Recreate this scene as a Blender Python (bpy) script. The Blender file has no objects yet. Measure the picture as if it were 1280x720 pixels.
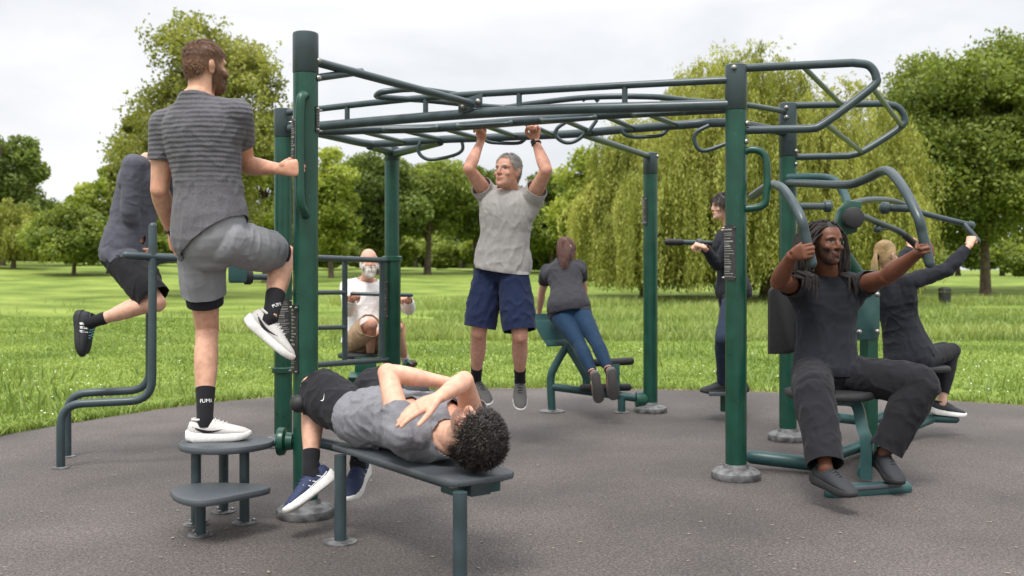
import bpy, bmesh, math, random
import numpy as np
from mathutils.bvhtree import BVHTree
from mathutils import Vector, Matrix, Quaternion, noise as mnoise
random.seed(7); RNG = np.random.default_rng(7)
SC = bpy.context.scene
COL = SC.collection
# ---------------------------------------------------------------- camera, sky, sun, exposure
FPX = 1280 * 35.0 / 36.0          # focal length in photo pixels
HOR, EYE = 338.0, 1.2
cam_d = bpy.data.cameras.new('camera'); cam = bpy.data.objects.new('camera', cam_d); COL.objects.link(cam)
cam_d.lens = 35; cam_d.sensor_width = 36; cam_d.shift_y = -(360 - HOR) / 1280
cam.location = (0, 0, EYE); cam.rotation_euler = (math.radians(90), 0, 0)
cam_d.clip_start = 0.05; cam_d.clip_end = 3000
cam_d.dof.use_dof = True; cam_d.dof.focus_distance = 5.0; cam_d.dof.aperture_fstop = 3.2
SC.camera = cam
world = bpy.data.worlds.new("World"); SC.world = world; world.use_nodes = True
SUN_EL, SUN_ROT = math.radians(62), math.radians(200)
nt = world.node_tree; nt.nodes.clear()
def wn(t, **k):
    n = nt.nodes.new(t)
    for a, b in k.items(): setattr(n, a, b)
    return n
out = wn('ShaderNodeOutputWorld'); bg = wn('ShaderNodeBackground')
sky = wn('ShaderNodeTexSky', sky_type='NISHITA', sun_disc=False)
sky.sun_elevation = SUN_EL; sky.sun_rotation = SUN_ROT
sky.air_density = 1.0; sky.dust_density = 3.0
tc = wn('ShaderNodeTexCoord'); mp = wn('ShaderNodeMapping'); mp.inputs['Scale'].default_value = (1.0, 1.0, 2.6)
nz = wn('ShaderNodeTexNoise'); nz.inputs['Scale'].default_value = 2.3; nz.inputs['Detail'].default_value = 7; nz.inputs['Roughness'].default_value = .55
nz.inputs['Distortion'].default_value = .3
cr = wn('ShaderNodeValToRGB')
cr.color_ramp.elements[0].position = .36; cr.color_ramp.elements[0].color = (3.75, 3.85, 4.0, 1)
cr.color_ramp.elements[1].position = .62; cr.color_ramp.elements[1].color = (5.15, 5.15, 5.2, 1)
sep = wn('ShaderNodeSeparateXYZ'); grad = wn('ShaderNodeMapRange'); grad.inputs['From Min'].default_value = .25
grad.inputs['From Max'].default_value = 1.0; grad.inputs['To Min'].default_value = 1.0; grad.inputs['To Max'].default_value = 2.6
mul = wn('ShaderNodeMixRGB', blend_type='MULTIPLY'); mul.inputs['Fac'].default_value = 1
mixs = wn('ShaderNodeMixRGB'); mixs.inputs['Fac'].default_value = .93
L = nt.links.new
L(tc.outputs['Generated'], mp.inputs['Vector']); L(mp.outputs['Vector'], nz.inputs['Vector']); L(nz.outputs['Fac'], cr.inputs['Fac'])
L(tc.outputs['Generated'], sep.inputs[0]); L(sep.outputs['Z'], grad.inputs['Value'])
L(cr.outputs['Color'], mul.inputs['Color1']); L(grad.outputs['Result'], mul.inputs['Color2'])
L(sky.outputs['Color'], mixs.inputs['Color1']); L(mul.outputs['Color'], mixs.inputs['Color2'])
L(mixs.outputs['Color'], bg.inputs['Color']); bg.inputs['Strength'].default_value = 0.105
L(bg.outputs['Background'], out.inputs['Surface'])
sun_d = bpy.data.lights.new('sun', 'SUN'); sun = bpy.data.objects.new('sun', sun_d); COL.objects.link(sun)
sun_d.energy = 1.5; sun_d.angle = math.radians(18); sun_d.color = (1, .97, .92)
_sd = Vector((math.sin(SUN_ROT) * math.cos(SUN_EL), math.cos(SUN_ROT) * math.cos(SUN_EL), math.sin(SUN_EL)))
sun.rotation_euler = _sd.to_track_quat('Z', 'Y').to_euler()
SC.view_settings.view_transform = 'Standard'; SC.view_settings.look = 'None'
SC.view_settings.exposure = 1.0; SC.view_settings.gamma = 1
SC.cycles.max_bounces = 6; SC.cycles.transparent_max_bounces = 8
# ---------------------------------------------------------------- small helpers
def V(*a): return Vector(a)
def P(px, py, d): return V((px - 640) / FPX * d, d, EYE - (py - HOR) / FPX * d)
def PZ(px, py, z=0.0):
    d = (EYE - z) * FPX / (py - HOR); return P(px, py, d)
def chain(px, py, par, ln, near=True):
    """the point seen in direction (px, py) that lies one bone length from its parent joint"""
    o = V(0, 0, EYE); d = V((px - 640) / FPX, 1, -(py - HOR) / FPX)
    a = d.dot(d); b = 2 * d.dot(o - par); c = (o - par).dot(o - par) - ln * ln
    q = b * b - 4 * a * c
    if q <= 0:
        p = o + d * (-b / (2 * a)); return par + (p - par).normalized() * ln
    t = (-b - math.sqrt(q)) / (2 * a) if near else (-b + math.sqrt(q)) / (2 * a)
    return o + d * t
def lin(r, g, b):
    def f(c):
        c /= 255; return c / 12.92 if c <= .04045 else ((c + .055) / 1.055) ** 2.4
    return (f(r), f(g), f(b), 1)
def origin_of(o):
    p = V(0, 0, 0)
    while o is not None: p = p + o.location; o = o.parent
    return p
def tag(o, label=None, cat=None, group=None, kind=None):
    if label: o['label'] = label
    if cat: o['category'] = cat
    if group: o['group'] = group
    if kind: o['kind'] = kind
    return o
def empty(name, loc, label=None, cat=None, group=None):
    o = bpy.data.objects.new(name, None); COL.objects.link(o); o.location = loc; o.empty_display_size = .1
    return tag(o, label, cat, group)
def link(name, me, mats, parent=None):
    o = bpy.data.objects.new(name, me); COL.objects.link(o)
    for m in (mats if isinstance(mats, (list, tuple)) else [mats]): me.materials.append(m)
    if parent is not None: o.parent = parent
    return o
def np_mesh(name, vs, quads=None, tris=None, mi=None, smooth=True, sharp=None, uv_attr=None):
    me = bpy.data.meshes.new(name); vs = np.asarray(vs, dtype=np.float32)
    nq = 0 if quads is None else len(quads); ntr = 0 if tris is None else len(tris)
    idx = []; tot = []
    if nq: idx.append(np.asarray(quads, dtype=np.int32).ravel()); tot.append(np.full(nq, 4, np.int32))
    if ntr: idx.append(np.asarray(tris, dtype=np.int32).ravel()); tot.append(np.full(ntr, 3, np.int32))
    idx = np.concatenate(idx); tot = np.concatenate(tot); st = np.concatenate([[0], np.cumsum(tot)[:-1]]).astype(np.int32)
    me.vertices.add(len(vs)); me.vertices.foreach_set('co', vs.ravel())
    me.loops.add(len(idx)); me.loops.foreach_set('vertex_index', idx)
    me.polygons.add(len(tot)); me.polygons.foreach_set('loop_start', st); me.polygons.foreach_set('loop_total', tot)
    if mi is not None: me.polygons.foreach_set('material_index', np.asarray(mi, np.int32))
    me.update(calc_edges=True)
    if smooth: me.polygons.foreach_set('use_smooth', np.ones(len(tot), bool))
    return me
def face_attr(me, name, vals):
    a = me.attributes.new(name, 'FLOAT', 'FACE'); a.data.foreach_set('value', np.asarray(vals, np.float32))
class MB:
    """collects shapes, then links them as ONE mesh object"""
    def __init__(s): s.v = []; s.f = []; s.m = []
    def add(s, vs, fs, mi=0):
        o = len(s.v); s.v += [tuple(v) for v in vs]; s.f += [tuple(i + o for i in f) for f in fs]; s.m += [mi] * len(fs); return s
    def tube(s, pts, r, n=14, mi=0, closed=False, cap=True, round_cap=False):
        pts = [Vector(p) for p in pts]; N = len(pts); rr = r if isinstance(r, (list, tuple)) else [r] * N
        tang = []
        for i in range(N):
            a = pts[(i - 1) % N] if (closed or i > 0) else pts[i]; b = pts[(i + 1) % N] if (closed or i < N - 1) else pts[i]
            tang.append((b - a).normalized())
        u = tang[0].orthogonal().normalized(); vs = []; rings = []
        def ring(c, t, rad):
            w = t.cross(u).normalized(); k = len(vs)
            for j in range(n):
                an = 2 * math.pi * j / n; vs.append(c + u * (math.cos(an) * rad) + w * (math.sin(an) * rad))
            rings.append(k)
        if round_cap and not closed:
            for q in (1.35, .9, .45):
                ring(pts[0] - tang[0] * rr[0] * math.sin(q), tang[0], max(rr[0] * math.cos(q), 1e-4))
        for i in range(N):
            t = tang[i]; u = (u - t * u.dot(t)).normalized()
            ring(pts[i], t, rr[i])
        if round_cap and not closed:
            for q in (.45, .9, 1.35):
                ring(pts[-1] + tang[-1] * rr[-1] * math.sin(q), tang[-1], max(rr[-1] * math.cos(q), 1e-4))
        fs = []
        R = len(rings)
        for i in range(R if closed else R - 1):
            a, b = rings[i], rings[(i + 1) % R]
            for j in range(n): fs.append((a + j, a + (j + 1) % n, b + (j + 1) % n, b + j))
        if cap and not closed:
            fs.append(tuple(rings[0] + j for j in reversed(range(n)))); fs.append(tuple(rings[-1] + j for j in range(n)))
        return s.add(vs, fs, mi)
    def lathe(s, c, ax, prof, n=24, mi=0):
        """prof: (height along ax, radius)"""
        c = Vector(c); ax = Vector(ax).normalized(); u = ax.orthogonal().normalized(); w = ax.cross(u); vs = []; fs = []
        for h, r in prof:
            for j in range(n):
                an = 2 * math.pi * j / n; vs.append(c + ax * h + (u * math.cos(an) + w * math.sin(an)) * max(r, 1e-4))
        for i in range(len(prof) - 1):
            for j in range(n): fs.append((i * n + j, i * n + (j + 1) % n, (i + 1) * n + (j + 1) % n, (i + 1) * n + j))
        fs.append(tuple(reversed(range(n)))); k = (len(prof) - 1) * n; fs.append(tuple(k + j for j in range(n)))
        return s.add(vs, fs, mi)
    def slab(s, outline, th, nrm=V(0, 0, 1), bev=.008, mi=0):
        """extruded outline (world points, counter-clockwise seen from nrm), with a rounded rim; th downwards"""
        o = [Vector(p) for p in outline]; n = len(o); nrm = Vector(nrm).normalized(); c = sum(o, V(0, 0, 0)) / n
        def inset(d): 
            r = []
            for i in range(n):
                e1 = (o[i] - o[i - 1]).normalized(); e2 = (o[(i + 1) % n] - o[i]).normalized()
                a = nrm.cross(e1) + nrm.cross(e2); a = a.normalized() if a.length > 1e-6 else nrm.cross(e1)
                r.append(o[i] + a * d)
            return r
        lay = [(bev, 0), (bev * .3, -bev * .3), (0, -bev), (0, -th + bev), (bev * .3, -th + bev * .3), (bev, -th)]
        vs = []; fs = []
        for d, h in lay: vs += [p + nrm * h for p in inset(d)]
        for i in range(len(lay) - 1):
            for j in range(n): fs.append((i * n + (j + 1) % n, i * n + j, (i + 1) * n + j, (i + 1) * n + (j + 1) % n))
        fs.append(tuple(range(n))); k = (len(lay) - 1) * n; fs.append(tuple(k + j for j in reversed(range(n))))
        return s.add(vs, fs, mi)
    def box(s, c, ax, ay, az, mi=0, bev=0):
        """ax, ay, az: half-extent vectors"""
        c = Vector(c); o = [c - ax - ay + az, c + ax - ay + az, c + ax + ay + az, c - ax + ay + az]
        return s.slab(o, 2 * az.length, az, bev or min(ax.length, ay.length, az.length) * .2, mi)
    def build(s, name, mats, parent=None, sharp=40):
        me = bpy.data.meshes.new(name); off = origin_of(parent)
        me.from_pydata([(v[0] - off.x, v[1] - off.y, v[2] - off.z) for v in s.v], [], s.f)
        me.polygons.foreach_set('material_index', s.m); me.validate(); me.update()
        me.shade_smooth(); me.set_sharp_from_angle(angle=math.radians(sharp))
        return link(name, me, mats, parent)
def fillet(pts, r=.08, k=6):
    pts = [Vector(p) for p in pts]; out = [pts[0]]
    for i in range(1, len(pts) - 1):
        a, b, c = pts[i - 1], pts[i], pts[i + 1]; ra = min(r, (a - b).length * .48, (c - b).length * .48)
        p, q = b + (a - b).normalized() * ra, b + (c - b).normalized() * ra
        for j in range(k + 1):
            t = j / k; out.append(p * (1 - t) ** 2 + b * 2 * t * (1 - t) + q * t * t)
    out.append(pts[-1]); return out
def smoothpath(pts, k=8):
    pts = [Vector(p) for p in pts]; q = [pts[0] * 2 - pts[1]] + pts + [pts[-1] * 2 - pts[-2]]; out = []
    for i in range(1, len(q) - 2):
        for j in range(k):
            t = j / k; a, b, c, d = q[i - 1:i + 3]
            out.append(.5 * ((2 * b) + (c - a) * t + (2 * a - 5 * b + 4 * c - d) * t * t + (3 * b - a - 3 * c + d) * t ** 3))
    out.append(pts[-1]); return out
# vectorised value noise
def _h(i, j, k, s):
    n = (i * 374761393 + j * 668265263 + k * 2147483647 + s * 974634777) & 0x7fffffff
    n = ((n ^ (n >> 13)) * 1274126177) & 0x7fffffff
    return ((n ^ (n >> 16)) & 0xffff) / 65535.0
def vnoise(p, s=0):
    p = np.asarray(p, float); i = np.floor(p).astype(np.int64); f = p - i; f = f * f * (3 - 2 * f)
    r = 0
    for a in (0, 1):
        for b in (0, 1):
            for c in (0, 1):
                w = (f[:, 0] if a else 1 - f[:, 0]) * (f[:, 1] if b else 1 - f[:, 1]) * (f[:, 2] if c else 1 - f[:, 2])
                r = r + w * _h(i[:, 0] + a, i[:, 1] + b, i[:, 2] + c, s)
    return r
# ---------------------------------------------------------------- materials
def mat(name): 
    m = bpy.data.materials.new(name); m.use_nodes = True; return m, m.node_tree, m.node_tree.nodes['Principled BSDF']
def nd(t, typ, **k):
    n = t.nodes.new(typ)
    for a, b in k.items():
        if a in n.inputs: n.inputs[a].default_value = b
        else: setattr(n, a, b)
    return n
def noise_mix(t, c1, c2, scale, lo=.35, hi=.65, detail=4, coord='Object', vec=None, stretch=None):
    tcn = t.nodes.new('ShaderNodeTexCoord'); n = nd(t, 'ShaderNodeTexNoise', Scale=scale, Detail=detail)
    src = tcn.outputs[coord]
    if stretch:
        mpn = nd(t, 'ShaderNodeMapping'); mpn.inputs['Scale'].default_value = stretch; t.links.new(src, mpn.inputs['Vector']); src = mpn.outputs['Vector']
    t.links.new(src, n.inputs['Vector'])
    r = t.nodes.new('ShaderNodeValToRGB'); r.color_ramp.elements[0].position = lo; r.color_ramp.elements[1].position = hi
    r.color_ramp.elements[0].color = c1; r.color_ramp.elements[1].color = c2
    t.links.new(n.outputs['Fac'], r.inputs['Fac']); return r, n, src
def bump(t, b, src, strength=.2, dist=.01):
    n = nd(t, 'ShaderNodeBump', Strength=strength, Distance=dist); t.links.new(src, n.inputs['Height']); t.links.new(n.outputs['Normal'], b.inputs['Normal']); return n
def mul_c(c, k): return (c[0] * k, c[1] * k, c[2] * k, 1)
def paint(name, c, rough=.38, spec=.5, wear=.25):
    m, t, b = mat(name)
    r, n, src = noise_mix(t, mul_c(c, 1 - wear), mul_c(c, 1 + wear * .6), 9, .3, .7, 6)
    ns = nd(t, 'ShaderNodeTexNoise', Scale=34.0, Detail=8.0); ns.inputs['Roughness'].default_value = .7; t.links.new(src, ns.inputs['Vector']); sr = t.nodes.new('ShaderNodeValToRGB'); sr.color_ramp.elements[0].position = .62; sr.color_ramp.elements[1].position = .72; sr.color_ramp.elements[1].color = (.5, .5, .5, 1); t.links.new(ns.outputs['Fac'], sr.inputs['Fac'])
    sm = nd(t, 'ShaderNodeMixRGB'); sm.inputs['Color2'].default_value = (c[0] * .55 + .12, c[1] * .55 + .12, c[2] * .55 + .12, 1); t.links.new(sr.outputs['Color'], sm.inputs['Fac']); t.links.new(r.outputs['Color'], sm.inputs['Color1']); t.links.new(sm.outputs['Color'], b.inputs['Base Color'])
    n2 = nd(t, 'ShaderNodeTexNoise', Scale=160.0, Detail=2.0); t.links.new(src, n2.inputs['Vector']); bump(t, b, n2.outputs['Fac'], .10, .002)
    rr = nd(t, 'ShaderNodeMapRange'); rr.inputs['To Min'].default_value = rough - .08; rr.inputs['To Max'].default_value = rough + .16
    t.links.new(n.outputs['Fac'], rr.inputs['Value']); t.links.new(rr.outputs['Result'], b.inputs['Roughness'])
    b.inputs['Specular IOR Level'].default_value = spec; return m
def fabric(name, c, heather=.0, hs=900, rough=.9, sheen=.15, light=None):
    m, t, b = mat(name)
    hi = light or mul_c(c, 1 + heather * 2.2)
    r, n, src = noise_mix(t, mul_c(c, 1 - heather), hi, hs, .35, .68, 3, stretch=(1, 1, .45))
    big = nd(t, 'ShaderNodeTexNoise', Scale=14.0, Detail=3.0); t.links.new(src, big.inputs['Vector'])
    mr = nd(t, 'ShaderNodeMapRange'); mr.inputs['To Min'].default_value = .86; mr.inputs['To Max'].default_value = 1.12
    t.links.new(big.outputs['Fac'], mr.inputs['Value'])
    mx = nd(t, 'ShaderNodeMixRGB', blend_type='MULTIPLY', Fac=1.0); t.links.new(r.outputs['Color'], mx.inputs['Color1']); t.links.new(mr.outputs['Result'], mx.inputs['Color2'])
    t.links.new(mx.outputs['Color'], b.inputs['Base Color']); b.inputs['Roughness'].default_value = rough
    b.inputs['Sheen Weight'].default_value = sheen * .35; b.inputs['Sheen Roughness'].default_value = .5; b.inputs['Specular IOR Level'].default_value = .25
    w = nd(t, 'ShaderNodeTexNoise', Scale=420.0, Detail=2.0); t.links.new(src, w.inputs['Vector'])
    w2 = nd(t, 'ShaderNodeTexNoise', Scale=38.0, Detail=3.0); t.links.new(src, w2.inputs['Vector'])
    ad = nd(t, 'ShaderNodeMath', operation='ADD'); t.links.new(w.outputs['Fac'], ad.inputs[0]); t.links.new(w2.outputs['Fac'], ad.inputs[1])
    bump(t, b, ad.outputs[0], .35, .004); return m
def plain(name, c, rough=.5, metal=0.0, var=.15, scale=40, bs=.1):
    m, t, b = mat(name)
    r, n, src = noise_mix(t, mul_c(c, 1 - var), mul_c(c, 1 + var), scale)
    t.links.new(r.outputs['Color'], b.inputs['Base Color']); b.inputs['Roughness'].default_value = rough; b.inputs['Metallic'].default_value = metal
    bump(t, b, n.outputs['Fac'], bs, .003); return m
def skin_mat(name, rough=.5):
    m, t, b = mat(name)
    at = nd(t, 'ShaderNodeAttribute', attribute_name='tint')
    r, n, src = noise_mix(t, (.86, .80, .78, 1), (1.12, 1.1, 1.08, 1), 34, .3, .7, 5)
    mx = nd(t, 'ShaderNodeMixRGB', blend_type='MULTIPLY', Fac=1.0); t.links.new(at.outputs['Color'], mx.inputs['Color1']); t.links.new(r.outputs['Color'], mx.inputs['Color2'])
    t.links.new(mx.outputs['Color'], b.inputs['Base Color']); b.inputs['Roughness'].default_value = rough
    b.inputs['Specular IOR Level'].default_value = .35; b.inputs['Subsurface Weight'].default_value = .12; b.inputs['Subsurface Radius'].default_value = (1, .4, .25); b.inputs['Subsurface Scale'].default_value = .008
    n2 = nd(t, 'ShaderNodeTexNoise', Scale=260.0, Detail=3.0); t.links.new(src, n2.inputs['Vector']); bump(t, b, n2.outputs['Fac'], .18, .002)
    return m
def hair_mat(name, c, var=.5, rough=.45):
    m, t, b = mat(name)
    at = nd(t, 'ShaderNodeAttribute', attribute_name='shade')
    r = t.nodes.new('ShaderNodeValToRGB'); r.color_ramp.elements[0].color = mul_c(c, 1 - var); r.color_ramp.elements[1].color = mul_c(c, 1 + var)
    t.links.new(at.outputs['Fac'], r.inputs['Fac']); t.links.new(r.outputs['Color'], b.inputs['Base Color']); b.inputs['Roughness'].default_value = rough
    return m
def leaf_mat(name, dark, light, trans=.35):
    m, t, b = mat(name)
    at = nd(t, 'ShaderNodeAttribute', attribute_name='shade')
    r = t.nodes.new('ShaderNodeValToRGB'); r.color_ramp.elements[0].color = dark; r.color_ramp.elements[1].color = light
    t.links.new(at.outputs['Fac'], r.inputs['Fac']); t.links.new(r.outputs['Color'], b.inputs['Base Color']); b.inputs['Roughness'].default_value = .55
    b.inputs['Specular IOR Level'].default_value = .3
    tr = nd(t, 'ShaderNodeBsdfTranslucent'); g = nd(t, 'ShaderNodeMixRGB', blend_type='MULTIPLY', Fac=1.0); g.inputs['Color2'].default_value = (1.25, 1.15, .5, 1)
    t.links.new(r.outputs['Color'], g.inputs['Color1']); t.links.new(g.outputs['Color'], tr.inputs['Color'])
    ms = nd(t, 'ShaderNodeMixShader', Fac=trans); t.links.new(b.outputs['BSDF'], ms.inputs[1]); t.links.new(tr.outputs['BSDF'], ms.inputs[2])
    t.links.new(ms.outputs['Shader'], t.nodes['Material Output'].inputs['Surface']); return m
SLATE = paint('slate_paint', lin(54, 68, 72), .32)
GREEN = paint('green_paint', lin(18, 68, 54), .28)
DGREEN = paint('dark_green_paint', lin(40, 76, 76), .38)
BOARD = plain('grip_board', lin(72, 77, 82), .42, 0, .12, 120, .25)
RUBBER = plain('black_rubber', lin(36, 36, 38), .6)
STEEL = plain('galvanised_steel', lin(104, 104, 105), .6, .25, .5, 22)
BOLT = plain('bolt_steel', lin(150, 148, 144), .35, .9, .1)
# ================================================================ SETTING: field, rubber surface, trees
def ground_z(x, y):
    d = np.hypot(x, np.maximum(y, 0)); t = np.clip((d - 18) / 58, 0, 1)
    return -.012 + np.clip(1.25 - .016 * x, .6, 1.9) * t * t * (3 - 2 * t) + np.clip((d - 70) / 300, 0, 1) * .8
rad = np.concatenate([[0.01], np.linspace(1.5, 40, 40), np.geomspace(42, 1500, 30)]); NA = 120
ang = np.linspace(0, 2 * np.pi, NA, endpoint=False)
R_, A_ = np.meshgrid(rad, ang, indexing='ij'); gx, gy = (R_ * np.sin(A_)).ravel(), (R_ * np.cos(A_)).ravel()
gv = np.stack([gx, gy, ground_z(gx, gy)], 1)
gq = [(i * NA + j, (i + 1) * NA + j, (i + 1) * NA + (j + 1) % NA, i * NA + (j + 1) % NA) for i in range(len(rad) - 1) for j in range(NA)]
m, t, b = mat('mown_grass')
r, n, src = noise_mix(t, lin(94, 114, 52), lin(146, 162, 84), .55, .30, .70, 9)
n2 = nd(t, 'ShaderNodeTexNoise', Scale=26.0, Detail=6.0); t.links.new(src, n2.inputs['Vector'])
r2 = t.nodes.new('ShaderNodeValToRGB'); r2.color_ramp.elements[0].color = (.55, .6, .5, 1); r2.color_ramp.elements[1].color = (1.25, 1.2, 1.1, 1)
r2.color_ramp.elements[0].position = .3; r2.color_ramp.elements[1].position = .7
t.links.new(n2.outputs['Fac'], r2.inputs['Fac'])
mx = nd(t, 'ShaderNodeMixRGB', blend_type='MULTIPLY', Fac=1.0); t.links.new(r.outputs['Color'], mx.inputs['Color1']); t.links.new(r2.outputs['Color'], mx.inputs['Color2'])
t.links.new(mx.outputs['Color'], b.inputs['Base Color']); b.inputs['Roughness'].default_value = .9; b.inputs['Specular IOR Level'].default_value = .1
bump(t, b, n2.outputs['Fac'], .6, .05)
GRASS = m
tag(link('grass_field', np_mesh('grass_field', gv, gq), GRASS), kind='structure')
# rubber surface: far edge from the photograph, then round the back of the camera
edge_px = [(-60, 560), (0, 545), (60, 534), (120, 524), (190, 513), (250, 505), (310, 499), (400, 493), (490, 489), (580, 486.5), (700, 485.5), (820, 487), (920, 489), (1050, 494), (1150, 499), (1280, 507), (1380, 515)]
EDGE = [PZ(*e) for e in edge_px]
pad = smoothpath(EDGE, 6) + [V(8, 6, 0), V(8.5, 2, 0), V(8, -4, 0), V(0, -6, 0), V(-7, -4, 0), V(-7.5, 2, 0)]
_ex = np.array([p.x for p in EDGE]); _ey = np.array([p.y for p in EDGE])
def edge_y(x): return np.interp(x, _ex, _ey)
def sheet(name, pts, z, m):
    bm = bmesh.new(); vs = [bm.verts.new((p.x, p.y, z)) for p in pts]; bm.faces.new(vs); bmesh.ops.triangulate(bm, faces=bm.faces[:])
    bmesh.ops.recalc_face_normals(bm, faces=bm.faces[:]); me = bpy.data.meshes.new(name); bm.to_mesh(me); bm.free()
    if me.polygons[0].normal.z < 0: me.flip_normals()
    return tag(link(name, me, m), kind='structure')
m, t, b = mat('rubber_tarmac')
r, n, src = noise_mix(t, lin(70, 66, 64), lin(104, 98, 95), .8, .28, .72, 9)
nf = nd(t, 'ShaderNodeTexVoronoi', Scale=185.0); t.links.new(src, nf.inputs['Vector'])
nf2 = nd(t, 'ShaderNodeTexNoise', Scale=80.0, Detail=5.0); nf2.inputs['Roughness'].default_value = .75; t.links.new(src, nf2.inputs['Vector'])
sp = t.nodes.new('ShaderNodeValToRGB'); sp.color_ramp.elements[0].position = .33; sp.color_ramp.elements[0].color = (.34, .34, .35, 1); sp.color_ramp.elements[1].position = .68; sp.color_ramp.elements[1].color = (1.62, 1.57, 1.54, 1)
t.links.new(nf2.outputs['Fac'], sp.inputs['Fac'])
sv = nd(t, 'ShaderNodeSeparateColor'); t.links.new(nf.outputs['Color'], sv.inputs[0])
s2 = t.nodes.new('ShaderNodeValToRGB'); s2.color_ramp.elements[0].color = (.62, .62, .63, 1); s2.color_ramp.elements[1].color = (1.25, 1.24, 1.22, 1)
e = s2.color_ramp.elements.new(.93); e.color = (1.2, 1.2, 1.2, 1); s2.color_ramp.elements[2].color = (1.6, 1.58, 1.55, 1)
t.links.new(sv.outputs[0], s2.inputs['Fac'])
m1 = nd(t, 'ShaderNodeMixRGB', blend_type='MULTIPLY', Fac=1.0); t.links.new(r.outputs['Color'], m1.inputs['Color1']); t.links.new(sp.outputs['Color'], m1.inputs['Color2'])
m2 = nd(t, 'ShaderNodeMixRGB', blend_type='MULTIPLY', Fac=1.0); t.links.new(m1.outputs['Color'], m2.inputs['Color1']); t.links.new(s2.outputs['Color'], m2.inputs['Color2'])
t.links.new(m2.outputs['Color'], b.inputs['Base Color']); b.inputs['Roughness'].default_value = .75; b.inputs['Specular IOR Level'].default_value = .35
bump(t, b, nf2.outputs['Fac'], .8, .006)
sheet('rubber_surface', pad, 0, m)
# worn earth strip along the edge
strip = smoothpath([p + V(-.02 + .03 * math.sin(i * 2.3), .13 + .05 * math.sin(i * 1.7), 0) for i, p in enumerate(EDGE)], 6) + [p + V(0, -.25, 0) for p in reversed(smoothpath(EDGE, 6))]
sheet('earth_strip', strip, -.004, plain('bare_earth', lin(128, 112, 88), .95, 0, .35, 14, .5))
# grass blades
def blades(name, xs, ys, hts, wid, lean, m, shade, sink=0.0):
    n = len(xs); z = ground_z(xs, ys) - sink; a = RNG.uniform(0, 2 * np.pi, n); la = RNG.uniform(0, 2 * np.pi, n); ln = RNG.uniform(.1, 1, n) * lean * hts
    dx, dy = np.cos(a) * wid, np.sin(a) * wid; v = np.zeros((n, 5, 3))
    v[:, 0] = np.stack([xs - dx, ys - dy, z], 1); v[:, 1] = np.stack([xs + dx, ys + dy, z], 1)
    mx_, my_ = xs + np.cos(la) * ln * .4, ys + np.sin(la) * ln * .4
    v[:, 2] = np.stack([mx_ + dx * .7, my_ + dy * .7, z + hts * .6], 1); v[:, 3] = np.stack([mx_ - dx * .7, my_ - dy * .7, z + hts * .6], 1)
    v[:, 4] = np.stack([xs + np.cos(la) * ln, ys + np.sin(la) * ln, z + hts], 1)
    i = np.arange(n) * 5; q = np.stack([i, i + 1, i + 2, i + 3], 1); tr = np.stack([i + 3, i + 2, i + 4], 1)
    me = np_mesh(name, v.reshape(-1, 3), q, tr, smooth=False); face_attr(me, 'shade', np.concatenate([shade, shade]))
    return tag(link(name, me, m), kind='stuff')
def scatter(n, y0, y1, pw=1.0, mar=1.1):
    y = y0 + (y1 - y0) * RNG.uniform(0, 1, n) ** pw; x = RNG.uniform(-1, 1, n) * y * .515 * mar; return x, y
GB = leaf_mat('grass_blade', lin(90, 118, 50), lin(160, 178, 100), .3)
x, y = scatter(150000, 6.8, 24, 1.25); bare = vnoise(np.stack([x * 1.6, y * 1.6, x * 0], 1), 41); k = (y > edge_y(x) + .05 + .35 * np.clip(bare - .45, 0, 1)) & ((bare < .72) | (y > edge_y(x) + 1.2)); x, y = x[k], y[k]
pat = vnoise(np.stack([x * .9, y * .9, x * 0], 1), 3); pat2 = vnoise(np.stack([x * 3, y * 3, x * 0], 1), 5)
blades('mown_grass', x, y, RNG.uniform(.018, .042, len(x)) * (.5 + .9 * pat2), .0045 + .0004 * y, 1.1, GB, np.clip(.15 + .55 * pat + RNG.uniform(-.2, .3, len(x)), 0, 1))
# ragged overhang along the edge
k = RNG.uniform(0, 1, 5000); ex = np.interp(k, np.linspace(0, 1, len(EDGE)), _ex); ey = edge_y(ex) + RNG.uniform(.02, .3, 5000)
blades('edge_grass', ex, ey, RNG.uniform(.03, .09, 5000), .008, 1.2, GB, RNG.uniform(.1, .9, 5000))
TB = leaf_mat('tall_grass_blade', lin(92, 116, 54), lin(166, 180, 108), .3)
x, y = scatter(70000, 17, 33, 1.3); pn = vnoise(np.stack([x * .35, y * .6, x * 0], 1), 11)
k = (pn > .30 + .35 * np.clip((-x - 1) / 4, 0, 1) + .5 * np.clip((-x - 5) / 2, 0, 1)) ; x, y, pn = x[k], y[k], pn[k]
blades('tall_grass', x, y, (.07 + .25 * pn) * RNG.uniform(.5, 1.1, len(x)), .011, .9, TB, np.clip(pn + RNG.uniform(-.35, .35, len(x)), 0, 1))
x, y = scatter(9000, 7.5, 30, 1.2); pn = vnoise(np.stack([x * 1.2, y * 1.2, x * 0], 1), 21); k = (pn > .74) & (y > edge_y(x) + .3); x, y = x[k], y[k]
blades('rough_tufts', x, y, RNG.uniform(.08, .2, len(x)), .012, .8, TB, RNG.uniform(0, .6, len(x)))
x, y = scatter(420, 8, 17); k = (y > edge_y(x) + .4) & (vnoise(np.stack([x, y, x * 0], 1), 8) > .45); x, y = x[k], y[k]; n = len(x)
o = np.array([[1, 0, 0], [0, 1, .4], [-1, 0, 0], [0, -1, -.4]]) * .008
dv = (np.stack([x, y, ground_z(x, y) + .06], 1)[:, None, :] + o[None]).reshape(-1, 3); i = np.arange(n) * 4
tag(link('daisies', np_mesh('daisies', dv, np.stack([i, i + 1, i + 2, i + 3], 1), smooth=False), plain('daisy_white', lin(235, 235, 228), .8)), kind='stuff')
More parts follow.
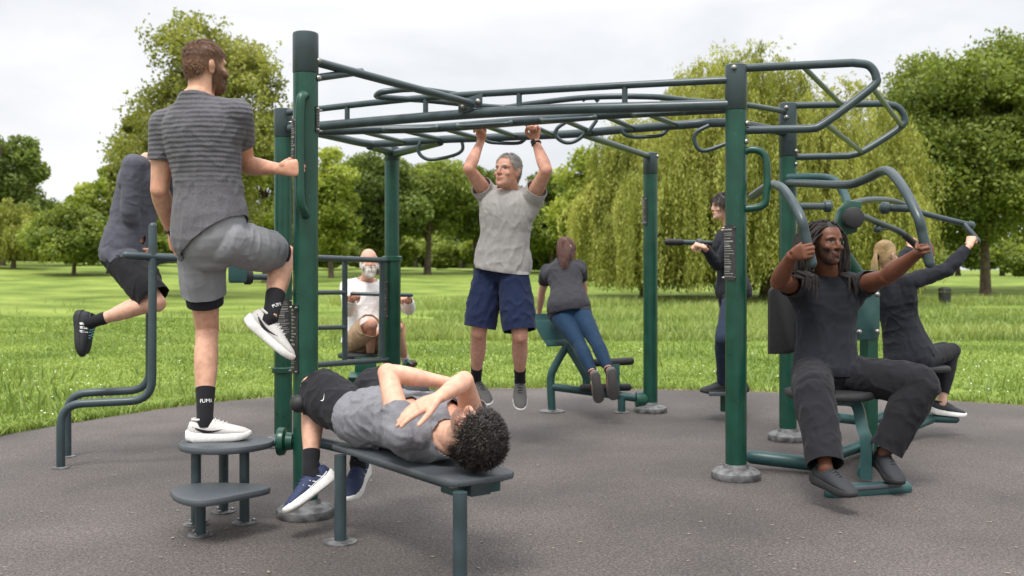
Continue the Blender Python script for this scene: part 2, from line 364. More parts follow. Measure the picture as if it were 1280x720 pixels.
# tiny grit and leaf scraps on the rubber
n = 420; y = RNG.uniform(2.6, 9, n); x = RNG.uniform(-1, 1, n) * y * .55; k = y < edge_y(x) - .15; x, y = x[k], y[k]; n = len(x); a = RNG.uniform(0, 6.28, n); s_ = RNG.uniform(.003, .009, n)
dv = np.stack([np.stack([x + s_ * np.cos(a + q) * (1.6 if q in (0, 3.14) else .8), y + s_ * np.sin(a + q) * (1.6 if q in (0, 3.14) else .8), np.full(n, .005)], 1) for q in (0, 1.57, 3.14, 4.71)], 1).reshape(-1, 3); i = np.arange(n) * 4
tag(link('grit', np_mesh('grit', dv, np.stack([i, i + 1, i + 2, i + 3], 1), smooth=False), plain('grit', lin(140, 128, 112), .9, 0, .4)), kind='stuff')
# ---------------------------------------------------------------- trees
BARK = plain('bark', lin(92, 80, 66), .95, 0, .4, 9, .8)
PAL = {'dark': leaf_mat('dark_leaves', lin(62, 78, 38), lin(140, 158, 84), .38),
       'mid': leaf_mat('mid_leaves', lin(78, 98, 42), lin(164, 178, 94), .42),
       'olive': leaf_mat('olive_leaves', lin(92, 100, 50), lin(178, 182, 108), .44),
       'light': leaf_mat('light_leaves', lin(104, 124, 42), lin(184, 194, 98), .42),
       'willow': leaf_mat('willow_leaves', lin(104, 116, 44), lin(194, 196, 110), .42)}
def leaf_quads(c, size, up=.35, long=1.5, dirv=None):
    n = len(c); d = RNG.normal(size=(n, 3)) if dirv is None else dirv + RNG.normal(size=(n, 3)) * .25
    d /= np.linalg.norm(d, axis=1, keepdims=True); nn = RNG.normal(size=(n, 3)); nn[:, 2] += up
    w = np.cross(d, nn); w /= np.linalg.norm(w, axis=1, keepdims=True) + 1e-9
    s = (size * RNG.uniform(.6, 1.35, n))[:, None]
    v = np.stack([c - d * s * long * .5, c + w * s * .5, c + d * s * long * .5, c - w * s * .5], 1).reshape(-1, 3)
    i = np.arange(n) * 4; return v, np.stack([i, i + 1, i + 2, i + 3], 1)
def trunk_mb(base, H, crown, r, lobes, rng, lean=0.0):
    mb = MB(); top = base + V(lean * H * .3, 0, H * .82); mid = base + (top - base) * .45 + V(rng.uniform(-.15, .15), 0, 0)
    path = smoothpath([base - V(0, 0, .15), base + (mid - base) * .4, mid, top], 5); n = len(path)
    mb.tube(path, [r * (1.35 if i == 0 else 1.0) * (1 - .85 * i / (n - 1)) for i in range(n)], 10)
    for c in lobes:
        k = rng.uniform(.3, .75); a = base + (top - base) * min(k, .9 * max(.15, (c.z - base.z) / H)); b_ = c; mm = (a + b_) / 2 + V(0, 0, .12 * (b_ - a).length)
        pp = smoothpath([a, mm, b_], 5); mb.tube(pp, [r * .38 * (1 - .85 * i / (len(pp) - 1)) for i in range(len(pp))], 6)
    return mb
def leafy(name, label, px, d, top_y, hw_px, low_z, pal, n_leaf, size, seed, tr=.22, nl=26, airy=.0, group=None, depth=.8, trunk=True, lobe=1.0):
    rng = random.Random(seed); x = (px - 640) / FPX * d; gz = float(ground_z(np.array(x), np.array(d))); base = V(x, d, gz)
    ztop = EYE + (HOR - top_y) / FPX * d; hw = hw_px / FPX * d; low_z += gz; hz = (ztop - low_z) / 2; cz = (ztop + low_z) / 2
    root = empty(name, base, label, 'tree' if trunk else 'shrub', group)
    lob = []
    for i in range(nl):
        while True:
            q = V(rng.uniform(-1, 1), rng.uniform(-1, 1), rng.uniform(-1, 1))
            if .35 < q.length < 1: break
        w = 1.0 if q.z < .1 else (1 - .35 * q.z)
        lob.append((V(x + q.x * hw * .78 * w, d + q.y * hw * depth * .78, cz + q.z * hz * .8), hw * rng.uniform(.22, .4) * lobe))
    big = max(l[1] for l in lob); c = []; sh = []; tot = sum(l[1] ** 2 for l in lob)
    for p, rr in lob:
        k = int(n_leaf * 1.45 * rr * rr / tot); u = RNG.normal(size=(k, 3)); u /= np.linalg.norm(u, axis=1, keepdims=True)
        rad_ = rr * (RNG.uniform(.25, 1, k) ** .55) * (1 + .35 * (vnoise(u * 2.2 + p.x, seed) - .4)); 
        if airy: rad_ *= RNG.uniform(1 - airy * .3, 1 + airy, k)
        q = u * rad_[:, None]; q[:, 2] *= .75; c.append(np.array(p) + q); sh.append(np.clip(rng.uniform(.2, .75) + RNG.uniform(-.3, .3, k), 0, 1))
    c = np.concatenate(c); sh = np.concatenate(sh)
    keep = vnoise(c / (hw * .16), seed + 5) > .24 + airy * .42; c, sh = c[keep], sh[keep]; c[:, 2] = np.maximum(c[:, 2], gz + .15)
    v, q = leaf_quads(c, size * .8); v -= np.array(base)
    me = np_mesh('crown', v, q, smooth=False); face_attr(me, 'shade', sh); link('crown' if trunk else 'foliage', me, PAL[pal], root)
    if trunk: trunk_mb(base, ztop - gz, cz, tr, [l[0] for l in lob], rng).build('trunk', BARK, root)
    return root
def willow(name, label, px, d, top_y, hw_px, n_str, seed, tr=.3, droop=1.0, bot=.35, lsz=.16, group=None, ncl=26, prof=None):
    rng = np.random.default_rng(seed); x = (px - 640) / FPX * d; gz = float(ground_z(np.array(x), np.array(d))); base = V(x, d, gz)
    H = EYE + (HOR - top_y) / FPX * d - gz; hw = hw_px / FPX * d; root = empty(name, base, label, 'tree', group)
    # tiers of drooping boughs: each bough is a small umbrella of strands
    cl = []
    for i in range(ncl):
        a = rng.uniform(0, 2 * np.pi); r = np.sqrt(rng.uniform(0, 1)) * .86; tier = rng.uniform(.66, 1.0) if i > 3 else 1.0
        if i <= 3: r *= .45
        cx, cy = np.cos(a) * r, np.sin(a) * r * .8; pk = 1.0 if prof is None else float(np.interp(cx, *prof))
        cl.append((cx * hw, cy * hw, H * pk * (1 - .50 * r ** 2.2) * tier, hw * rng.uniform(.24, .42), rng.uniform(0, 1)))
    C = []; D = []; S = []; tops = []; per = n_str // ncl
    for (cx, cy, cz, cr, ct) in cl:
        tops.append(V(x + cx, d + cy, gz + cz - .3)); nb = 15
        for _b in range(nb):                                # curtains: tight bundles of strands with gaps between them
            th = rng.uniform(0, 6.283); r = np.sqrt(rng.uniform(0, 1)); bx_, by_ = cx + np.cos(th) * r * cr, cy + np.sin(th) * r * cr; bs = rng.uniform(-.2, .2); wd = rng.uniform(.10, .24); bw = rng.normal(size=2) * .16
            bz = cz - r * r * cr * .8 + rng.normal() * .15; bl = (.14 + .46 * rng.uniform() ** .9) * H * droop * (.5 + .6 * r)
            for _ in range(per // nb):
                o = rng.normal(size=2) * wd; sx, sy = bx_ + o[0], by_ + o[1]; hz = bz - np.hypot(*o) * .5; ln = min(bl * rng.uniform(.55, 1.1), hz - bot - rng.uniform(0, .6))
                if ln < .4: continue
                k = int(ln / .062); tt = np.linspace(0, 1, k); f = np.minimum(tt * 3.5, 1); sw = bw + rng.normal(size=2) * .06
                p = np.stack([sx - o[0] * .35 * tt + np.cos(th) * .35 * f + sw[0] * tt + .05 * np.sin(tt * 8 + th * 3), sy - o[1] * .35 * tt + np.sin(th) * .35 * f + sw[1] * tt, hz + .16 * np.sin(np.minimum(tt * 5, 3.14)) - tt * ln], 1) + rng.normal(size=(k, 3)) * .032
                dd = np.tile([0, 0, -1.0], (k, 1)); dd[:, :2] += rng.normal(size=(k, 2)) * .4; C.append(p); D.append(dd); S.append(np.clip(.3 + .35 * ct + bs + rng.uniform(-.25, .25, k), 0, 1))
    for _ in range(int(n_str * .03)):                       # upright wisps on the crown top
        c = cl[rng.integers(0, ncl)]; o = rng.normal(size=2) * c[3] * .3; k = 9; tt = np.linspace(0, 1, k); dr = rng.normal(size=2) * .15
        p = np.stack([c[0] + o[0] + dr[0] * tt, c[1] + o[1] + dr[1] * tt, c[2] + .05 + .42 * tt * rng.uniform(.4, 1) - .15 * tt ** 2], 1) + rng.normal(size=(k, 3)) * .05; C.append(p); D.append(rng.normal(size=(k, 3))); S.append(rng.uniform(.3, 1, k))
    C, D, S = np.concatenate(C), np.concatenate(D), np.concatenate(S)
    v, q = leaf_quads(C, lsz * .36, .0, 3.0, D); me = np_mesh('crown', v, q, smooth=False); face_attr(me, 'shade', S); link('crown', me, PAL['willow'], root)
    trunk_mb(base, H * .85, H * .6, tr, tops, random.Random(seed)).build('trunk', BARK, root); return root
leafy('broadleaf_tree', 'dark rounded tree at the far field edge, rising above a small pale willow', 2, 56, 148, 78, .6, 'dark', 34000, .19, 1, .25, 34)
willow('willow_tree', 'small pale willow at the field edge in front of the dark rounded tree', 16, 52, 252, 46, 1100, 2, .16, 1.2, .3, .2, ncl=14)
leafy('broadleaf_tree', 'yellow-green young tree rising behind the man on the dip bars', 136, 50, 184, 58, .9, 'light', 17000, .16, 3, .14, 30)
leafy('broadleaf_tree', 'low spreading green tree with a thin trunk between the small willow and the dip bars', 92, 47, 256, 66, .5, 'mid', 18000, .15, 4, .12, 32)
leafy('broadleaf_tree', 'tall airy olive-green tree with sky showing through, behind the man on the step', 258, 33, -8, 122, 1.2, 'olive', 66000, .105, 5, .24, 66, .45, lobe=.80)
leafy('broadleaf_tree', 'lower side tree with loose crown touching the tall airy olive tree', 176, 35, 88, 46, 1.0, 'olive', 20000, .11, 6, .14, 34, .4, lobe=.85)
leafy('broadleaf_tree', 'bright green tree low behind the tallest slate-topped post', 332, 44, 126, 60, .6, 'light', 26000, .14, 7, .18, 34)
leafy('broadleaf_tree', 'dark bushy tree behind the post of the wall ladder', 470, 55, 180, 74, 1.2, 'dark', 28000, .17, 8, .28, 34)
leafy('broadleaf_tree', 'yellowish loose tree between the tallest post and the wall ladder', 414, 50, 164, 50, .6, 'light', 18000, .15, 9, .16, 28, .35)
leafy('broadleaf_tree', 'round green tree on a bare trunk beside the raised elbow of the hanging man', 534, 57, 188, 68, 1.9, 'mid', 27000, .17, 10, .24, 34)
leafy('broadleaf_tree', 'dark green tree with low crown directly behind the hanging man', 596, 60, 204, 66, 1.4, 'dark', 25000, .18, 11, .22, 32)
leafy('broadleaf_tree', 'small green tree over the head of the leaning woman', 690, 60, 214, 62, .6, 'mid', 21000, .18, 12, .2, 30)
leafy('broadleaf_tree', 'paler feathery tree beside the big willow, under the ladder end', 740, 50, 180, 58, .6, 'light', 24000, .15, 13, .18, 32, .35)
willow('willow_tree', 'shorter willow with curtains to the grass behind the slim middle post', 806, 35, 150, 84, 3600, 14, .2, 1.4, .25, .125, ncl=26)
willow('willow_tree', 'huge yellow-green weeping willow towering behind the climbing frame loops', 962, 33, 64, 180, 11500, 15, .4, 1.15, .3, .12, ncl=60, prof=([-1, -.6, -.3, .3, .7, 1], [.85, 1.05, 1.04, .97, .98, 1.0]))
leafy('broadleaf_tree', 'large dark green tree with a straight trunk beyond the blonde woman', 1232, 36, 8, 146, 1.2, 'mid', 90000, .12, 16, .21, 70, .2, lobe=.85)
leafy('broadleaf_tree', 'shaded tree tucked between the huge willow and the large dark tree', 1150, 41, 100, 76, .9, 'dark', 28000, .14, 17, .2, 34, .2)
leafy('broadleaf_tree', 'dark tree cut off by the edge of the view, past the large dark tree', 1330, 40, 60, 90, 1.0, 'mid', 30000, .14, 18, .25, 36, .2)
far = leafy('distant_tree', 'distant dark green tree in the hazy row along the far park edge', 150, 92, 285, 46, 1.4, 'dark', 7000, .34, 19, .3, 18, group='trees along the far park edge')
far2 = leafy('distant_tree', 'distant dark green tree in the hazy row along the far park edge', 640, 95, 275, 52, 1.4, 'mid', 7000, .36, 20, .3, 18, group='trees along the far park edge')
rg = random.Random(4)
for i in range(34):
    s_ = far if i % 2 else far2; d = rg.uniform(86, 118); px = -60 + i * 42 + rg.uniform(-14, 14); c = s_.copy(); COL.objects.link(c)
    x = (px - 640) / FPX * d; c.location = (x, d, float(ground_z(np.array(x), np.array(d)))); c.rotation_euler.z = rg.uniform(0, 6.28)
    k = rg.uniform(.75, 1.15); c.scale = (k * 1.15, k, k)
    for ch in s_.children: q = ch.copy(); q.parent = c; COL.objects.link(q)
hd = leafy('hedge', 'dark low scrub bank filling the gap under the trees behind the field', 640, 112, 296, 1000, .0, 'dark', 70000, .5, 33, nl=230, depth=.05, trunk=False, lobe=.06)
bs = leafy('bush', 'rounded green bush in the thicket under the far trees', 95, 60, 292, 34, .1, 'mid', 6000, .2, 34, nl=16, trunk=False, group='bushes under the far trees')
for i, (px, d, k) in enumerate(((20, 64, 1.1), (60, 66, .9), (128, 63, 1.2), (170, 66, 1.0), (206, 64, 1.1), (335, 60, 1.3), (404, 62, 1.2), (446, 66, .9), (492, 64, 1.15), (560, 67, 1.0), (612, 65, 1.25), (662, 66, 1.1), (706, 63, 1.3), (752, 60, 1.2), (1120, 62, 1.2), (1165, 66, 1.0), (1268, 64, 1.1))):
    c = bs.copy(); COL.objects.link(c); x = (px - 640) / FPX * d; c.location = (x, d, float(ground_z(np.array(x), np.array(d)))); c.rotation_euler.z = i * 1.3; c.scale = (k * 1.15, k, k)
    for ch in bs.children: q = ch.copy(); q.parent = c; COL.objects.link(q)
# litter bin far out on the field
bx = P(1181, 380, 30.0); bx.z = float(ground_z(np.array(bx.x), np.array(bx.y))); lb_ = empty('litter_bin', bx, 'small black litter bin standing on the grass near the large dark tree', 'bin')
MB().lathe(bx, (0, 0, 1), [(0, .15), (.02, .17), (.36, .18), (.38, .18)], 20).build('bin_body', RUBBER, lb_)
MB().lathe(bx + V(0, 0, .43), (0, 0, 1), [(0, .19), (.03, .195), (.09, .16), (.11, .05)], 20).build('bin_lid', RUBBER, lb_)
for a in range(4): MB().tube([bx + V(.15 * math.cos(a * 1.57), .15 * math.sin(a * 1.57), .3), bx + V(.15 * math.cos(a * 1.57), .15 * math.sin(a * 1.57), .45)], .015, 6).build('bin_bracket', RUBBER, lb_)

# ================================================================ GYM EQUIPMENT
UP = V(0, 0, 1)
def G(p): return V(p.x, p.y, 0)
def toward_cam(p): d = V(-p.x, -p.y, 0); return d.normalized()
POST = {}
frame = empty('climbing_frame', V(0, 6.6, 0), 'big slate and green overhead ladder frame on six round posts with looped dip arms', 'climbing frame')
def post(key, px, bottom, top, seam, r=.0605):
    g = PZ(px, bottom); zt = EYE + (HOR - top) / FPX * g.y; zs = EYE + (HOR - seam) / FPX * g.y; POST[key] = g
    o = MB().lathe(g, UP, [(0, r), (zs - .002, r)], 32).build('post', GREEN, frame)
    MB().lathe(g, UP, [(zs, r * .98), (zs + .004, r * 1.035), (zt - .012, r * 1.035), (zt - .004, r * 1.01), (zt, r * .9), (zt + .004, r * .5)], 32).build('post_cap', SLATE, o)
    MB().lathe(g, UP, [(0.001, .135), (.02, .142), (.04, .138), (.056, .115), (.064, r * 1.25), (.085, r * 1.12)], 32).build('base_cover', STEEL, o)
    return o
pA = post('A', 382, 645, 41, 92); pB = post('B', 354, 557, 136, 172); pC = post('C', 490, 519, 184, 201)
pD = post('D', 813, 515, 191, 218); pE = post('E', 920, 598, 81, 138); pF = post('F', 985, 550, 129, 196)
def at(key, py, out=0.0): p = POST[key]; return V(p.x, p.y, EYE + (HOR - py) / FPX * p.y) + toward_cam(p) * out
T = lambda name, pts, r, m=SLATE, par=frame, n=14, rc=False: MB().tube(pts, r, n, round_cap=rc).build(name, m, par, 60)
dB = [(362, 161, 6.75), (430, 155, 6.6), (500, 149, 6.45), (600, 141.5, 6.2), (700, 136.5, 6.0), (800, 134, 5.85), (912, 131, 5.74)]
T('beam', smoothpath([P(*p) for p in dB]), .032)
def dep(px): return float(np.interp(px, [p[0] for p in dB], [p[2] for p in dB]))
rail = [(360, 141), (434, 132), (532, 122), (649, 114.5), (781, 106.5), (912, 100)]
T('rail', smoothpath([P(x, y, dep(x)) for x, y in rail]), .021)
def by(px): return float(np.interp(px, [p[0] for p in dB], [p[1] for p in dB]))
for x in (434, 532, 649, 781): T('rail_upright', [P(x, by(x), dep(x)), P(x, np.interp(x, [q[0] for q in rail], [q[1] for q in rail]), dep(x))], .017)
d2 = [(360, 166, 6.9), (400, 164.5, 6.9), (466, 162, 6.86), (544, 160, 6.78), (647, 152, 6.49), (700, 148, 6.35), (754, 143.5, 6.19), (860, 138, 6.03), (918, 135, 5.9)]
T('beam', smoothpath([P(*p) for p in d2]), .030)
d3 = [(356, 160, 6.86), (400, 167, 7.1), (455, 179, 7.6), (480, 179.5, 7.63), (550, 174.5, 7.4), (600, 172.5, 7.3), (660, 170, 7.18), (720, 167, 7.05), (777, 162, 6.86), (847, 156.5, 6.63), (912, 154, 6.6), (985, 166, 7.04)]
T('beam', smoothpath([P(*p) for p in d3]), .030)
rs = [(447, 163, 6.87), (497, 161.5, 6.83), (552, 160, 6.76), (603, 156, 6.62), (652, 152, 6.48), (700, 148, 6.35), (752, 143.5, 6.2), (806, 141, 6.1)]
re_ = [(507, 178, 7.55), (552, 174.5, 7.4), (597, 172.5, 7.3), (645, 170.5, 7.2), (691, 168.5, 7.1), (741, 165.5, 7.0), (793, 160.5, 6.8), (846, 156.5, 6.63)]
for a, b_ in zip(rs, re_): T('rung', [P(*a), P(*b_)], .017)
for (xa, ya, da, xb, yb, db) in ((480, 160, 6.8, 546, 158, 6.75), (572, 156, 6.66, 638, 152, 6.5), (676, 149, 6.38, 742, 145, 6.22), (790, 142, 6.1, 850, 138.5, 6.0)):
    a, b_ = P(xa, ya, da), P(xb, yb, db); c = (a + b_) / 2 + V(-.02, -.12, -.03)
    T('grip_loop', fillet([a, a + V(.01, -.13, -.03), b_ + V(.01, -.13, -.03), b_], .09), .013, n=10)
back = [(570, 118, 6.33), (520, 111.5, 6.2), (484, 114, 6.15), (472.5, 117.5, 6.18), (478, 121.5, 6.3), (540, 126, 6.5), (623, 134, 6.74), (660, 130, 6.6), (737, 121.5, 6.35), (815, 121, 6.3), (866, 126, 6.45), (930, 131, 6.6), (985, 140, 7.04)]
T('rail', smoothpath([P(*p) for p in back], 6), .019)
# braces from the tall post
ba, bb = at('A', 74), P(590, 129.5, 6.15)
T('brace', [ba, bb], .0225); T('brace', [at('A', 99), P(452, 89.5, 5.25)], .019)
bk = P(588, 129, 6.19); bko = MB().box(bk, V(.075, 0, .022), V(0, .012, 0), V(0, 0, .037)).build('bracket_plate', SLATE, frame)
for px, py in ((579, 133), (597.5, 127)): MB().lathe(P(px, py, 6.17), V(0, -1, 0), [(0, .017), (.012, .015), (.018, .006)], 16).build('bolt', BOLT, bko)
T('brace', [at('C', 190), P(462, 182, 7.66)], .034); T('brace', [at('C', 193), P(550, 177, 7.4)], .034)
T('brace', [at('D', 196), P(728, 168, 7.02)], .024)
# hanging handles under the ladder
def hang(pts, d, r=.0135): T('hanging_handle', smoothpath([P(x, y, d) for x, y in pts], 6), r, n=10)
hang([(526, 176), (522.5, 187), (528, 196), (540, 199.5), (566, 194.5), (578, 187), (577, 174)], 7.45)
hang([(604, 171), (609, 176.5), (620, 178.5), (645, 179), (654, 176), (659, 169)], 7.25)
hang([(712, 150), (697, 160), (695, 170), (706, 178), (720, 176), (736, 163), (746, 150)], 6.85)
hang([(776, 162), (781, 168), (792, 171), (815, 170.5), (828, 168), (836, 160)], 6.75)
hang([(886, 157), (871, 165), (868, 175), (873, 186), (884, 188), (912, 178)], 6.3)
hang([(728, 126), (733, 121), (742, 121), (748, 127)], 6.4)
# dip arm loops at the right-hand posts
fl = [P(x, y, d) for x, y, d in ((922, 85.5, 5.74), (1066, 78.5, 5.7), (1086, 82, 5.69), (1095, 96, 5.68), (1089, 110, 5.68), (1030, 154.5, 5.7), (1012, 161, 5.71), (922, 163, 5.74))]
def loop(pts): return [pts[0]] + smoothpath(pts[1:-1], 8) + [pts[-1]]
T('dip_loop', loop(fl), .024)
bl = [P(x, y, d) for x, y, d in ((987, 132, 7.04), (1104, 129.5, 6.98), (1122, 134, 6.97), (1130.5, 147, 6.97), (1125, 159.5, 6.97), (1080, 188.5, 6.98), (1060, 195, 6.99), (987, 196.5, 7.04))]
T('dip_loop', loop(bl), .024)
for a, b_ in (((1003, 82, 5.72), (1052, 131, 7.0)), ((1090, 109, 5.68), (1127, 157, 6.97)), ((1031, 154, 5.7), (1077, 190, 6.98))): T('loop_rung', [P(*a), P(*b_)], .016)
# grab handles
T('grab_handle', smoothpath([at('A', 122, .05), at('A', 124, .105) + V(-.012, 0, 0), at('A', 136, .13) + V(-.025, 0, 0), at('A', 195, .13) + V(-.028, 0, 0), at('A', 252, .13) + V(-.025, 0, 0), at('A', 266, .10) + V(-.008, 0, 0), at('A', 270, .05)], 8), .0215, GREEN)
T('grab_handle', smoothpath([at('E', 196, .0), at('E', 188, .03) + V(.08, 0, 0), at('E', 192, .05) + V(.15, 0, 0), at('E', 206, .06) + V(.175, 0, 0), at('E', 240, .06) + V(.175, 0, 0), at('E', 258, .05) + V(.15, 0, 0), at('E', 262, 0)], 8), .0215, GREEN)
def bolt_on(key, py, ang, par=None, r=.0625, s=1.0):
    p = POST[key]; c = toward_cam(p); c.rotate(Quaternion(UP, math.radians(ang))); q = V(p.x, p.y, EYE + (HOR - py) / FPX * p.y) + c * (r - .001)
    MB().lathe(q, c, [(0, .016 * s), (.008, .016 * s), (.014, .011 * s), (.017, .004 * s)], 14).build('bolt', BOLT, par or frame)
for k, y, a, o in (('E', 87, -10, pE), ('E', 178, 65, pE), ('E', 155, 75, pE), ('F', 136, -10, pF), ('F', 148, -10, pF), ('F', 160, 60, pF), ('A', 98, 75, pA), ('A', 76, 80, pA), ('F', 190, 60, pF), ('F', 206, 60, pF), ('D', 196, 70, pD), ('C', 192, -70, pC)): bolt_on(k, y, a, o)
SIGN = plain('sign_black', lin(48, 46, 46), .5, 0, .2); PRINT = plain('sign_print', lin(140, 138, 134), .7, 0, .3, 300)
def plate(key, par, y0, y1, ac, ah, r=.064):
    p = POST[key]; z1 = EYE + (HOR - y0) / FPX * p.y; z0 = EYE + (HOR - y1) / FPX * p.y; c = toward_cam(p); n = 10
    def pt(a, z, rr): d = c.copy(); d.rotate(Quaternion(UP, math.radians(a))); return V(p.x, p.y, z) + d * rr
    vs = []; fs = []
    for i in range(n + 1):
        a = ac - ah + 2 * ah * i / n; vs += [pt(a, z0, r + .003), pt(a, z1, r + .003), pt(a, z0, r - .002), pt(a, z1, r - .002)]
    for i in range(n):
        k = i * 4; fs += [(k, k + 4, k + 5, k + 1), (k + 2, k + 3, k + 7, k + 6), (k + 1, k + 5, k + 7, k + 3), (k, k + 2, k + 6, k + 4)]
    fs += [(0, 1, 3, 2), (n * 4, n * 4 + 2, n * 4 + 3, n * 4 + 1)]
    o = MB().add(vs, fs).build('sign_plate', SIGN, par)
    rr = random.Random(int(ac + 100 + y0)); mb = MB(); z = z1 - .02
    while z > z0 + .02:
        h = rr.choice((.004, .004, .005, .009)); a0 = ac - ah * .8; a1 = ac + ah * rr.uniform(.2, .8); k = 5; v2 = []
        for i in range(k + 1): a = a0 + (a1 - a0) * i / k; v2 += [pt(a, z, r + .0045), pt(a, z - h, r + .0045)]
        mb.add(v2, [(i * 2 + 1, i * 2 + 3, i * 2 + 2, i * 2) for i in range(k)]); z -= h + rr.uniform(.006, .014)
    q = mb.build('sign_print', PRINT, par); q['kind'] = 'stuff'
    for yy in (y0 + 3, y1 - 3):
        for s_ in (-1, 1): bolt_on(key, yy, ac + s_ * ah * .9, par, r + .003, .35)
plate('B', pB, 373, 428, -5, 52); plate('A', pA, 381, 466, -68, 34); plate('A', pA, 150, 216, -70, 30); plate('A', pA, 134, 166, 76, 26)
plate('C', pC, 349, 398, -60, 35, .075); plate('D', pD, 246, 282, -62, 36); plate('E', pE, 282, 350, -42, 40)
for k, o, ys in (('B', pB, (463,)),):
    for y in ys: g = at(k, y + 3); MB().lathe(g, UP, [(0, .07), (.006, .077), (.035, .077), (.042, .07)], 28).build('clamp_collar', GREEN, o)
cs = at('C', 456); MB().lathe(cs, UP, [(0, .066), (.01, .072), (at('C', 327).z - cs.z, .072), (at('C', 326).z - cs.z, .084), (at('C', 321).z - cs.z, .084), (at('C', 320).z - cs.z, .072)], 28).build('post_sleeve', GREEN, pC)
# wall ladder between the two rear posts
lad = frame
def lp(px, py): return P(px, py, float(np.interp(px, [354, 490], [POST['B'].y, POST['C'].y])))
T('ladder_rail', [lp(356, 321), lp(486, 325.5)], .022); T('ladder_rail', [lp(356, 459), lp(486, 449.5)], .022)
T('ladder_stile', [lp(431, 323), lp(431, 453)], .022); T('ladder_stile', [lp(478, 325), lp(476.5, 450)], .024)
for y in (365.5, 409): T('ladder_rung', [lp(356, y + (.5 if y < 390 else 1.6)), lp(431, y)], .0175)
# ---------------------------------------------------------------- step platform
st = empty('step_platform', G(PZ(272, 655)), 'two-level slate step platform of flat plates on round legs, under the standing man', 'step platform')
up_o = [PZ(x, y, .385) for x, y in ((222, 553), (227, 557), (245, 559.5), (275, 560), (305, 558), (333, 553.5), (342, 550), (339, 547), (318, 543.5), (285, 541.5), (255, 542), (233, 546))]
lo_o = [PZ(x, y, .21) for x, y in ((212.5, 612), (217, 618), (230, 623), (250, 625), (275, 622), (305, 616), (334, 610), (337, 607), (322, 604), (285, 602.5), (250, 603), (224, 606.5))]
def closed_smooth(o, k=4):
    n = len(o); q = smoothpath(o + [o[0]], k)[:-1]; return q
u = MB().slab(closed_smooth(up_o), .034, bev=.012).build('step_plate', BOARD, st); l_ = MB().slab(closed_smooth(lo_o), .034, bev=.012).build('step_plate', BOARD, st)
for px, by_, zt in ((245, 656, .355), (279.5, 640, .355), (305.5, 654, .355), (250.5, 669, .18)):
    g = PZ(px, by_); T('leg', [g + V(0, 0, .003), g + V(0, 0, zt)], .0235, SLATE, st)
    MB().lathe(g, UP, [(0.001, .058), (.006, .058), (.009, .05), (.010, .03)], 20).build('foot_flange', STEEL, st)
    for k in range(3): a = k * 2.1 + .4; MB().lathe(g + V(.043 * math.cos(a), .043 * math.sin(a), .009), UP, [(0, .01), (.008, .01), (.011, .004)], 10).build('bolt', BOLT, st)
tA = V(POST['A'].x, POST['A'].y, .365)
T('link_tube', [P(334, 551.5, 4.82) - V(0, 0, .012), tA + V(-.06, 0, 0)], .016, SLATE, st)
MB().lathe(tA + V(-.062, 0, 0), V(-1, 0, 0), [(0, .04), (.03, .045), (.04, .066), (.062, .07), (.072, .066), (.078, .03)], 28).build('link_collar', GREEN, st)
# ---------------------------------------------------------------- sit-up bench
BA, BW = V(.592, -.806, 0), V(.806, .592, 0)
b_nr, b_fr = PZ(565, 602, .42), PZ(656, 591, .42); bwid = (b_fr - b_nr).length; b_fr = b_nr + BW * bwid
b_nl, b_fl = b_nr - BA * 1.0, b_fr - BA * 1.0
bench = empty('sit_up_bench', G((b_nr + b_fl) / 2), 'slate flat exercise bench with a foam leg roller, under the lying man', 'bench')
MB().slab(fillet([b_nl + BA * .03, b_nr, b_fr, b_fl + BA * .03, b_fl, b_nl, b_nl + BA * .03], .07, 5)[:-1], .028, bev=.009).build('bench_board', BOARD, bench)
bc = lambda s, w=0.0, z=.39: V(*((b_nr + b_fr) / 2 - BA * s + BW * w).xy, z)
MB().box(bc(.5, 0, .365), BA * .46, BW * .045, UP * .026).build('bench_rail', SLATE, bench)
MB().box(bc(.14, .02, .362), BA * .06, BW * .10, UP * .028).build('end_bracket', DGREEN, bench)
for w in (-.1, .12): MB().lathe(bc(.08, w, .391), -UP, [(0, .02), (.012, .02), (.018, .012)], 12).build('bolt', BOLT, bench)
for g in (PZ(425.5, 678), PZ(575, 746)): 
    T('leg', [g, V(g.x, g.y, .385)], .027, SLATE, bench)
    MB().lathe(g, UP, [(0.001, .075), (.007, .075), (.01, .06), (.011, .035)], 24).build('foot_flange', STEEL, bench)
T('link_tube', [tA + V(.06, -.01, 0), V(*bc(.98).xy, .366)], .028, SLATE, bench)
rc_ = V(-.985, 4.60, .585); T('leg_roller', [rc_, rc_ + BW * .17], .043, RUBBER, bench, 20, True); T('leg_roller', [rc_ + BW * .5, rc_ + BW * .66], .043, RUBBER, bench, 20, True)
T('roller_bar', [rc_ - BW * .01, rc_ + BW * .66], .016, SLATE, bench); T('roller_mast', fillet([rc_ + BW * .33, V(*(rc_ + BW * .33).xy, .42) + BA * .03, V(*bc(.97).xy, .375)], .08), .022, SLATE, bench)
